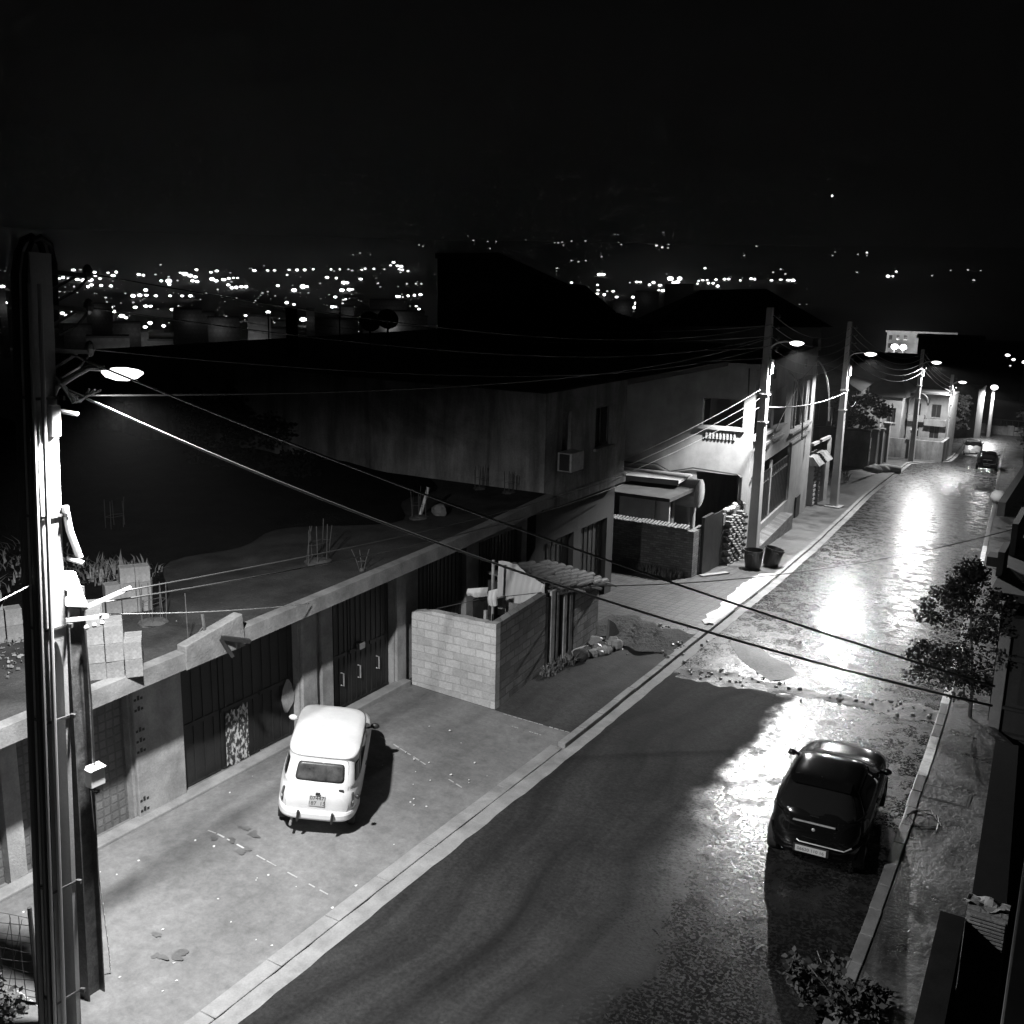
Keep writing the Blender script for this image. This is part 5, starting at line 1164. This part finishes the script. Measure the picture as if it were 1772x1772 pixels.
for k in range(20): cl.append(((rnd.uniform(-2,2),rnd.uniform(-1.3,1.3),rnd.uniform(2.8,5.6)),(.7,.7,.5)))
tree('garden_tree','round dark garden tree over the far gates left of the third lamp','tree',(-18.3,86,gz(86)),cl,[([(0,0,-.3),(0,.1,2),(.1,0,4.5)],.13,.04),([(0,0,2.2),(1,0,4)],.06,.02)],1900,.3,M['leaf'],9)
# gate posts and walls along the pavement up to the fourth lamp
for k,(y,h_,lab) in enumerate(((83.2,3.1,'pale gate post at the street corner of the garden wall'),(86.6,3.0,'second pale gate post beneath the garden tree'),(90.6,3.3,'broad pale gate post left of the third lamp pole'),(96.6,2.6,'dark gate post just past the third lamp pole'))):
    x=xl(y)-1.55; z=gz(y); mb=MB((x,y,z)); mb.box(x-.45,x,y,y+.6,z-.2,z+h_); mb.box(x-.52,x+.07,y-.07,y+.67,z+h_+.002,z+h_+.15); tag(mb.build('gate_post',M['plaster'] if k!=3 else M['plaster_old'],bevel=.02),lab,'gate post','gate posts of the far gardens')
for k,(a,b,lab) in enumerate(((83.85,86.55,'dark sheet metal gate between the first two garden posts'),(87.25,90.55,'dark sheet metal gate under the garden tree'))):
    mb=MB((xl(a)-1.7,a,gz(a))); mb.hexa([(xl(a)-1.78,a,gz(a)),(xl(a)-1.72,a,gz(a)),(xl(b)-1.72,b,gz(b)),(xl(b)-1.78,b,gz(b))],[(xl(a)-1.78,a,gz(a)+2.6),(xl(a)-1.72,a,gz(a)+2.6),(xl(b)-1.72,b,gz(b)+2.6),(xl(b)-1.78,b,gz(b)+2.6)]); tag(mb.build('garden_gate',M['gate']),lab,'gate')
e_=block_house('gable_house','pale narrow house between the garden tree and the balconied house',(-20.6,99,gz(99)-.2),-.02,3.1,6,5.6,M['plaster'],[(.5,1.3,3.3,4.6),(1.8,2.6,3.3,4.6),(.6,1.4,.8,2.2)],[(.2,1.6,2.9)],'hip')
mb=MB((-14.6,97,gz(97))); z=gz(97); mb.box(-18,-13.4,97,97.25,z-1,z+1.8); mb.box(-13.65,-13.4,97.251,100.5,z-.5,z+1.8); tag(mb.build('street_wall',M['plaster_old']),'grey plastered wall between the third and fourth lamp poles','wall')
b_=block_house('balcony_house','lit pale house with stacked curved balconies beyond the third lamp',(-17.3,101,gz(101)-.1),-.03,7.5,9,10.4,M['plaster'],[(1,2.4,6.9,9.),(4.4,6.2,6.9,9.),(1,2.4,3.5,5.4),(4.4,6.2,3.4,5.6)],[(.3,3.4,6.1),(3.5,7.4,5.6),(3.0,7.4,2.6)])
mb=MB(); n=14
for k in range(n): 
    a,b=PI*k/n,PI*(k+1)/n; mb.hexa([(2+1.7*math.cos(a),-.9,9.2+1.3*math.sin(a)),(2+1.7*math.cos(b),-.9,9.2+1.3*math.sin(b)),(2+1.7*math.cos(b),0,9.2+1.3*math.sin(b)),(2+1.7*math.cos(a),0,9.2+1.3*math.sin(a))],[(2+1.9*math.cos(a),-.9,9.2+1.5*math.sin(a)),(2+1.9*math.cos(b),-.9,9.2+1.5*math.sin(b)),(2+1.9*math.cos(b),0,9.2+1.5*math.sin(b)),(2+1.9*math.cos(a),0,9.2+1.5*math.sin(a))])
mb.build('arch_hood',M['plaster'],b_)
mb=MB(); mb.bar((2.5,-1.5,2.4),(5.2,-1.6,-.2),.25,.9); mb.build('outside_stair',M['plaster'],b_); b_.scale=(.46,.5,.56)
d_=block_house('bow_fronted_house','pale house with a rounded front near the end of the street',(-19.6,138,gz(138)-.2),-.05,8.5,9,10.2,M['plaster'],[(.8,2.6,6.6,8.6),(5.2,6.8,6.8,8.8),(1,2.4,2.6,4.6)],[(.3,3.6,5.2)])
mb=MB(); n=12
pts=[(6+1.9*math.cos(PI+PI*k/n),1.5*math.sin(PI+PI*k/n)) for k in range(n+1)]; mb.prism(pts+[(7.9,.1),(4.1,.1)],4.6,9.6); mb.build('bow_front',M['plaster'],d_)
mb=MB(); mb.ball((6,-.6,9.6),(1.9,1.4,1.6),14,8); mb.build('dome',M['plaster'],d_,smooth=True); d_.scale=(.46,.5,.6)
rnd=random.Random(15); cl=[((rnd.uniform(-1.2,1.2),rnd.uniform(-1,1),rnd.uniform(2,5.5)),(.6,.6,.6)) for k in range(14)]
tree('far_tree','dark leafy tree in front of the balconied far house','tree',(-14.4,107,gz(107)),cl,[([(0,0,-.3),(0,.1,2),(.1,0,4.2)],.12,.04)],900,.4,M['leaf'],10)
# wall across the end of the street
EW=(0,150,-10.2); ew=thing('end_wall','long low wall closing the far end of the street','wall',EW); z=-10.2
mb=MB(EW); mb.box(-17,25,149.8,150.2,z-1,z+2.)
for k in range(12): mb.box(-16.5+3.4*k,-15.7+3.4*k,149.6,149.79,z-1,z+2.2)
mb.build('wall',M['plaster_old'],ew)
mb=MB(EW); 
for k in range(60): mb.box(-16.8+.7*k,-16.74+.7*k,149.95,150.,z+2.001,z+2.8)
mb.box(-17,25,149.95,150.,z+2.801,z+2.9); mb.build('railing',M['gate'],ew)
for k,(x,y,s_) in enumerate(((-6.5,112,1.),(-5.4,120,1.2),(-4.,104,.9))):
    cl=[((rnd.uniform(-1.8,1.8)*s_,rnd.uniform(-1.5,1.5)*s_,rnd.uniform(1.6,5.)*s_),(.8,.8,.7)) for j in range(18)]
    tree('roadside_tree',('dark roadside tree behind the far parked car','taller roadside tree farther behind the parked car','nearest of the dark far roadside trees at the right edge')[k],'tree',(x,y,gz(y)),cl,[([(0,0,-.3),(0,.1,2),(.1,0,4.2)],.12,.04)],1100,.4,M['leaf'],20+k)
mb=MB((-5.2,72,gz(72))); mb.box(-5.6,-5.2,64,100,gz(100)-.5,gz(64)+.9); tag(mb.build('right_far_wall',M['plaster_dark']),'dark garden wall along the far right pavement','wall')
tb=MB((-6.1,70.5,gz(70))); tb.ball((-6.2,70.5,gz(70)+.45),(.5,.55,.4),9,6,.12,R); tag(tb.build('rubbish_bag',M['cloth'],smooth=True),'pale rubbish bag at the far right kerb','bag')

# ------------------------------------------------------------------ beyond the street
def far_block(name,lab,cat,p0,p1,D,top,depth,m,low=None):
    a=at_depth(p0,600,D); b=at_depth(p1,600,D); zt=at_depth((p0+p1)/2,top,D).z; g=terr(a.x,a.y)-2
    t=thing(name,lab,cat,(a.x,a.y,0)); u=(V((b.x,b.y,0))-V((a.x,a.y,0))); back=V((-u.y,u.x,0)).normalized()*depth
    if back.dot(fh)<0: back=-back
    mb=MB((a.x,a.y,0)); A,B=V((a.x,a.y,0)),V((b.x,b.y,0))
    mb.hexa([q+V((0,0,g)) for q in (A,B,B+back,A+back)],[q+V((0,0,zt)) for q in (A,B,B+back,A+back)]); mb.build('wall',m,t)
    e=u.normalized()*.4
    mb=MB((a.x,a.y,0)); mb.hexa([q+V((0,0,zt+.003)) for q in (A-e-back*.03,B+e-back*.03,B+back+e,A+back-e)],[q+V((0,0,zt+.5)) for q in (A-e-back*.03,B+e-back*.03,B+back+e,A+back-e)]); mb.build('roof',m if cat!='house' else M['roofdark'],t)
    return t,A,B,g,zt
D=300
t_,A,B,g,zt=far_block('apartment_block','floodlit pale apartment block far beyond the end of the street','apartment block',1533,1652,D,577,12,M['plaster'])
u=(B-A); n_=V((u.y,-u.x,0)).normalized()
if n_.dot(fh)>0: n_=-n_
for r_ in range(5):
    for c in range(9):
        if c in (3,6): continue
        q=A+u*((c+.3)/9.2); mb=MB(A); a=q+n_*.06; b=q+u*(.45/9.2)+n_*.06; z0=zt-1.9-2.2*r_
        mb.hexa([(a.x,a.y,z0),(b.x,b.y,z0),(b.x-n_.x*.3,b.y-n_.y*.3,z0),(a.x-n_.x*.3,a.y-n_.y*.3,z0)],[(a.x,a.y,z0+1.2),(b.x,b.y,z0+1.2),(b.x-n_.x*.3,b.y-n_.y*.3,z0+1.2),(a.x-n_.x*.3,a.y-n_.y*.3,z0+1.2)]); mb.build('window',M['windowp'],t_)
for k,(px,py,pw_) in enumerate(((1548,600,60000),(1563,601,45000),(1600,590,9000),(1680,597,2500))):
    c=at_depth(px,py,D-9); o=thing('flood_lamp',('left flood lamp shining up at the apartment block','right flood lamp shining up at the apartment block','weak lamp behind the dark block before the apartments','dim lamp near the right end of the roofline')[k],'flood lamp',(c.x,c.y,c.z))
    if k<2: mb=MB(); mb.ball((0,0,0),(.9,.9,.7),10,7); mb.build('lamp_bowl',M['town'],o)
    mb=MB(); mb.tube([(0,0,-.8),(0,0,terr(c.x,c.y)-c.z-.5)],.12,6); mb.build('pole',M['rust'],o)
    ld=bpy.data.lights.new('lamp_light','POINT'); ld.energy=pw_*.1; ld.shadow_soft_size=.8; lo=bpy.data.objects.new('lamp_light',ld); COL.objects.link(lo); lo.parent=o; lo.location=(n_.x*1.5,n_.y*1.5,0)
far_block('dark_block','dark flat roofed block standing before the floodlit apartments','house',1588,1700,215,587,9,M['plaster_dark'])
far_block('low_dark_house','low dark roof line hiding the foot of the floodlit apartments','house',1480,1597,170,622,9,M['plaster_dark'])
far_block('long_shed','long low dark building right of the apartment block','house',1652,1776,250,596,10,M['plaster_dark'])
# the town in the valley
tw=[(150,225,600,585,'t'),(0,12,540,500,''),(245,258,600,575,'t'),(150,195,545,526,''),(360,415,575,551,'t'),(430,470,600,548,'t'),(440,500,590,570,'t'),(530,545,560,535,''),(545,620,570,553,''),(628,735,575,540,'t'),(640,705,545,520,''),(300,350,560,537,''),(110,160,580,563,''),(195,245,580,560,'t'),(350,372,560,541,''),(590,612,548,532,'t'),(700,740,560,548,''),(255,300,600,590,'t'),(170,240,625,612,'t'),(1060,1095,540,520,''),(1100,1140,520,505,''),(1150,1200,505,492,'')]
wl=['wide','narrow','slender','low','broad','squat','long','thin','mid sized','tall']
for k,(a,b,bot,top,lit) in enumerate(tw):
    D=420+(600-min(bot,600))*9; c=at_depth((a+b)/2,bot,D)
    p=at_depth(a,bot,D); q=at_depth(b,bot,D); zt=at_depth((a+b)/2,top,D).z; g=min(terr(c.x,c.y),c.z)-12
    u=V((q.x-p.x,q.y-p.y,0)); back=V((-u.y,u.x,0)).normalized()*max(9,u.length*.5)
    if back.dot(fh)<0: back=-back
    A,B=V((p.x,p.y,0)),V((q.x,q.y,0)); t_=thing('town_building','dim town building seen %s far down in the valley'%('beside bright lamps' if lit else 'in the dark'),'building',(A.x,A.y,0),0,'town buildings in the valley')
    mb=MB(A); mb.hexa([v_+V((0,0,g)) for v_ in (A,B,B+back,A+back)],[v_+V((0,0,zt)) for v_ in (A,B,B+back,A+back)]); mb.build('wall',M['townwall'],t_)
    mb=MB(A); mb.hexa([v_+V((0,0,zt+.01)) for v_ in (A,B,B+back,A+back)],[v_+V((0,0,zt+.8)) for v_ in (A,B,B+back,A+back)]); mb.build('roof',M['roofdark'],t_)
    n_=-back.normalized(); m_=(A+B)/2+n_*max(6,u.length*.3)
    ld=bpy.data.lights.new('street_light','POINT'); H_=max(6,zt-c.z); ld.energy=(20 if lit else 5)*H_*H_*.3; ld.shadow_soft_size=.6
    lo=bpy.data.objects.new('street_light',ld); COL.objects.link(lo); lo.parent=t_; lo.location=m_-A+V((R.uniform(-.3,.3)*u.x,R.uniform(-.3,.3)*u.y,c.z+H_*.25))
def town_lamp_mesh(m):
    mb=MB(); mb.ball((0,0,0),(1,1,.8),8,5); mb.cur=1; mb.tube([(0,0,-.8),(0,0,-2.6)],.12,4); o=mb.build('town_lamp',[m,M['rust']]); d=o.data; bpy.data.objects.remove(o); return d
dim=town_lamp_mesh(M['towndim']); mid=town_lamp_mesh(M['townmid'])
TOWN="-3711,2576,-20,7.7;-3018,2012,-57,8.2;-1752,1170,-57,3.6;-887,601,-57,1.8;-878,599,-57,2.1;-891,611,-57,1.5;-3820,2870,-7,8.1;-3567,2655,-23,6.3;-3526,2650,-25,8.8;-3547,2681,-23,6.3;-3364,2467,-36,5.9;-3424,2526,-33,7.2;-3360,2500,-36,5.9;-3288,2484,-38,7.0;-3251,2480,-40,9.3;-3263,2518,-38,11.7;-3308,2596,-34,6.0;-3011,2327,-51,6.9;-2934,2254,-55,6.3;-2968,2332,-52,7.5;-2938,2346,-53,7.5;-3652,2842,-14,7.9;-3466,2700,-26,6.2;-3606,2870,-15,6.5;-3630,2929,-12,7.9;-3440,2761,-24,8.8;-1336,980,-57,3.3;-1270,939,-57,3.1;-1349,1008,-57,3.3;-1413,1073,-57,3.5;-1492,1187,-57,4.9;-1352,1083,-57,3.9;-1222,991,-57,4.5;-1176,960,-57,2.6;-1473,1223,-57,3.8;-2062,1708,-57,7.6;-843,641,-57,1.2;-803,611,-57,1.1;-811,654,-57,1.8;-796,646,-57,2.3;-800,654,-57,1.8;-617,493,-57,2.2;-605,493,-57,2.7;-2947,2212,-55,4.2;-1962,1551,-57,2.8;-3449,2974,-18,5.2;-3308,2917,-25,5.0;-3477,2914,-19,7.7;-3438,2904,-21,7.7;-4013,3494,23,6.0;-3109,2706,-38,7.0;-3104,2736,-38,11.7;-3121,2793,-36,4.8;-2934,2588,-47,6.7;-2576,2181,-57,6.7;-2102,1761,-57,6.2;-2101,1780,-57,4.7;-2053,1768,-57,4.6;-2040,1800,-57,4.6;-2029,1828,-57,4.0;-2024,1850,-57,4.7;-1509,1276,-57,3.4;-1504,1282,-57,3.4;-1366,1209,-57,4.1;-1050,893,-57,3.1;-981,827,-57,2.2;-987,859,-57,2.6;-756,631,-57,3.4;-753,635,-57,2.2;-741,661,-57,2.3;-3495,3145,-10,6.7;-3428,3109,-14,11.8;-3333,3050,-20,10.2;-3254,3004,-24,8.8;-3635,3364,3,9.8;-3480,3302,-6,7.6;-3533,3386,-0,8.3;-3060,2810,-36,9.4;-3025,2800,-38,7.0;-3122,2966,-30,9.8;-3026,2895,-35,8.3;-3067,2974,-31,8.5;-3115,3048,-27,7.4;-3140,3098,-25,5.5;-3129,3109,-25,5.5;-2821,2756,-46,7.8;-2681,2635,-53,8.5;-2703,2678,-52,7.5;-2712,2712,-50,7.6;-2712,2734,-50,7.6;-2618,2510,-57,4.1;-2708,2889,-46,6.7;-3488,3571,5,8.5;-3460,3627,6,7.1;-3451,3663,7,8.0;-3198,3472,-9,5.3;-1139,1158,-57,4.6;-1141,1147,-57,2.3;-1216,1273,-57,4.0;-1542,1670,-57,3.9;-845,863,-57,3.1;-3444,3752,11,7.2;-3431,3792,11,8.7;-3418,3830,12,8.7;-3429,3903,16,7.4;-3379,3974,17,8.3;-3361,4017,18,7.4;-3342,4059,19,6.0;-3263,3990,14,5.8;-3266,4067,18,6.5;-3332,4176,24,7.3;-3299,4203,24,7.3;-3245,4217,23,6.0;-3631,4804,63,10.2;-3460,4552,45,8.1;-3404,4538,43,9.6;-3362,4512,40,11.2;-3199,4279,24,7.6;-3162,4254,22,7.5;-3045,4082,10,5.2;-3090,4203,16,7.4;-2975,3472,-17,8.3;-2922,3469,-19,7.2;-2810,3491,-21,7.6;-3173,3444,-11,5.8;-2471,2714,-56,9.4;-2611,2914,-47,12.2;-2600,2924,-47,6.7;-2697,3247,-34,9.6;-2687,3256,-34,7.2;-2379,2853,-54,8.4;-2398,2915,-53,8.6;-2389,2922,-52,5.3;-2594,3330,-34,4.8;-1834,2172,-57,4.8;-1674,2021,-57,3.3;-1645,1977,-57,2.9;-1466,1760,-57,2.6;-1332,1568,-57,4.4;-1327,1571,-57,2.9;-1459,1601,-57,3.3;-1820,2423,-57,5.2;-1816,2426,-57,5.2;-1771,2384,-57,3.4;-1853,2521,-57,5.3;-1898,2614,-57,5.5;-1944,2710,-57,6.0;-2504,3398,-34,4.8;-2485,3433,-33,4.8;-2468,3446,-33,4.8;-1275,1762,-57,2.7;-1173,1630,-57,2.9;-1107,1524,-57,2.1;-1006,1121,-57,4.3;-1002,1124,-57,3.4;-829,946,-57,2.1;-767,890,-57,1.5;-937,1080,-57,1.5;-689,804,-57,2.1;-702,826,-57,2.5;-714,845,-57,2.8;-815,978,-57,1.4;-804,1106,-57,3.9;-800,1109,-57,3.9;-797,1112,-57,3.1;-4937,6861,221,7.7;-4795,6717,208,8.4;-4413,5480,126,7.2;-4291,5260,111,5.0;-4241,5370,114,4.7;-5168,8003,298,10.8;-5753,8814,370,7.2;-4980,7944,286,8.0;-4936,8016,289,6.9;-4299,6892,199,6.9;-4965,8582,324,7.9;-4493,8272,289,8.0;-4466,8287,289,10.7;-4507,8437,299,8.7;-4219,7920,258,8.1;-4560,8715,319,11.2;-4465,8808,323,11.2;-3069,5874,101,6.0;-2971,5777,93,6.6;-3002,5938,103,6.0;-2737,5073,48,5.9;-3171,6503,139,7.0;-3928,8432,281,10.6;-4145,8834,314,7.2;-4936,10427,446,8.5;-4928,10481,448,8.5;-4801,11427,512,14.1;-3609,8453,273,12.0;-3438,8174,251,12.1;-3368,8127,245,10.0;-3615,8733,292,9.6;-2302,4704,18,11.9;-2285,4713,19,11.9;-2098,4022,-19,6.7;-1999,3834,-29,4.9;-1944,3959,-25,6.2;-1785,3642,-42,6.2;-1683,3430,-51,6.1;-1628,3372,-53,8.1;-1726,3599,-44,4.5;-1706,3609,-44,6.3;-1527,3258,-57,6.1;-1489,3307,-57,6.2;-1910,4276,-11,8.0;-1896,4282,-11,7.4;-1914,4213,-14,4.5;-1779,4114,-21,8.9;-1836,4288,-12,9.0;-1732,4114,-22,7.6;-1902,4637,6,17.0;-1870,4672,7,15.7;-1770,4356,-11,10.7;-1770,4397,-8,10.7;-1655,4070,-26,7.5;-1649,4129,-23,7.6;-1582,3788,-39,8.1;-1609,3812,-38,5.9;-1555,3764,-40,5.3;-1134,2545,-57,7.1;-984,2193,-57,5.2;-950,2187,-57,5.4;-2120,5663,65,10.3;-1425,3594,-49,5.0;-1732,4556,-2,6.9;-1736,4617,1,7.0;-1717,4624,2,7.0;-1655,4341,-13,6.6;-1631,4410,-10,8.0;-1619,4435,-10,8.0;-1701,4694,5,8.5;-1684,4763,8,8.6;-1673,4789,9,8.6;-1525,4234,-20,8.4;-1597,4730,4,7.1;-1602,4899,13,8.8;-1574,4865,11,8.7;-1477,4811,7,7.4;-1455,4881,11,7.2;-1417,4871,9,8.6;-1397,4876,9,9.5;-1738,5816,67,6.9;-1686,5511,48,5.2;-1588,5399,40,5.1;-2890,8920,286,10.6;-2462,7341,173,7.0;-2054,8234,224,6.2;-1933,7691,186,6.7;-1817,7950,202,6.9;-1824,8254,222,10.5;-1723,7806,191,8.2;-1318,5778,57,5.4;-1150,5936,65,9.6;-1097,5474,38,11.4;-1075,5478,38,8.2;-844,6286,83,6.5;-684,5320,26,5.5;-915,6175,78,4.6;-774,6245,80,4.3;-920,5643,45,4.5;-19,201,-2,0.4;-17,190,-2,0.3;-15,185,-2,0.3;-16,175,-2,0.2"
base=None
def town_lamp(r):
    mb=MB(); mb.ball((0,0,0),(1,1,.8),8,5); mb.cur=1; mb.tube([(0,0,-.8),(0,0,-2.6)],.12,4); return mb.build('town_lamp',[M['town'],M['rust']])
for s_ in TOWN.split(';'):
    x,y,z,r=map(float,s_.split(','))
    if base is None: o=base=town_lamp(1)
    else: o=base.copy(); COL.objects.link(o)
    q_=r/math.hypot(x,y); r*=.8; o.location=(x,y,z); o.scale=(r*R.uniform(.85,1.5),r*R.uniform(.85,1.5),r*R.uniform(.75,1.))
    if q_<.00118: o.data=dim
    elif q_<.0016: o.data=mid
    D=math.hypot(x,y)
    if D>4200 and z>60: lab,gp='lone lamp glowing as a small dot high on the dark hillside','lamps on the far hillside'
    elif x>-40: lab,gp='glowing lamp dot low at the right beyond the street end','lamps beyond the street end'
    else: lab,gp='lamp of the valley town glowing as a white dot','lamps of the valley town'
    tag(o,lab,'town lamp',gp)
mb=MB(); rnd=random.Random(91)
for k in range(520):
    a=math.radians(rnd.uniform(15,62))+math.radians(0); D=900*(6.2**rnd.random()); x,y=-D*math.sin(a),D*math.cos(a)
    if x>-40: continue
    r=D*.0002*10**(rnd.random()**2*.5); mb.ball((x,y,terr(x,y)+rnd.uniform(5,10)),(r*rnd.uniform(1,3),r*rnd.uniform(1,3),r),5,3)
tag(mb.build('town_glimmer',M['glim']),kind='stuff')
mt=at_depth(1440,339,8200); mb=MB(mt); mb.ball(mt,(8,8,8),8,5); mb.cur=1; mb.tube([mt,(mt.x,mt.y,terr(mt.x,mt.y)-20)],1.5,5); tag(mb.build('mast_lamp',[M['town'],M['rust']]),'single faint mast lamp high in the black sky above all others','mast lamp')
# thin night air
mb=MB((0,0,0)); mb.box(-12800,12800,-12800,12800,-75,700); hz=mb.build('haze',[]); hz['kind']='stuff'
hm=bpy.data.materials.new('air'); hm.use_nodes=True; ht=hm.node_tree
for n in list(ht.nodes): ht.nodes.remove(n)
ho=ht.nodes.new('ShaderNodeOutputMaterial'); hv=ht.nodes.new('ShaderNodeVolumePrincipled'); ht.links.new(hv.outputs[0],ho.inputs['Volume'])
hv.inputs['Color'].default_value=(.9,.9,.9,1); hv.inputs['Density'].default_value=.00015; hv.inputs['Anisotropy'].default_value=.45
hz.data.materials.append(hm); cy.volume_bounces=0
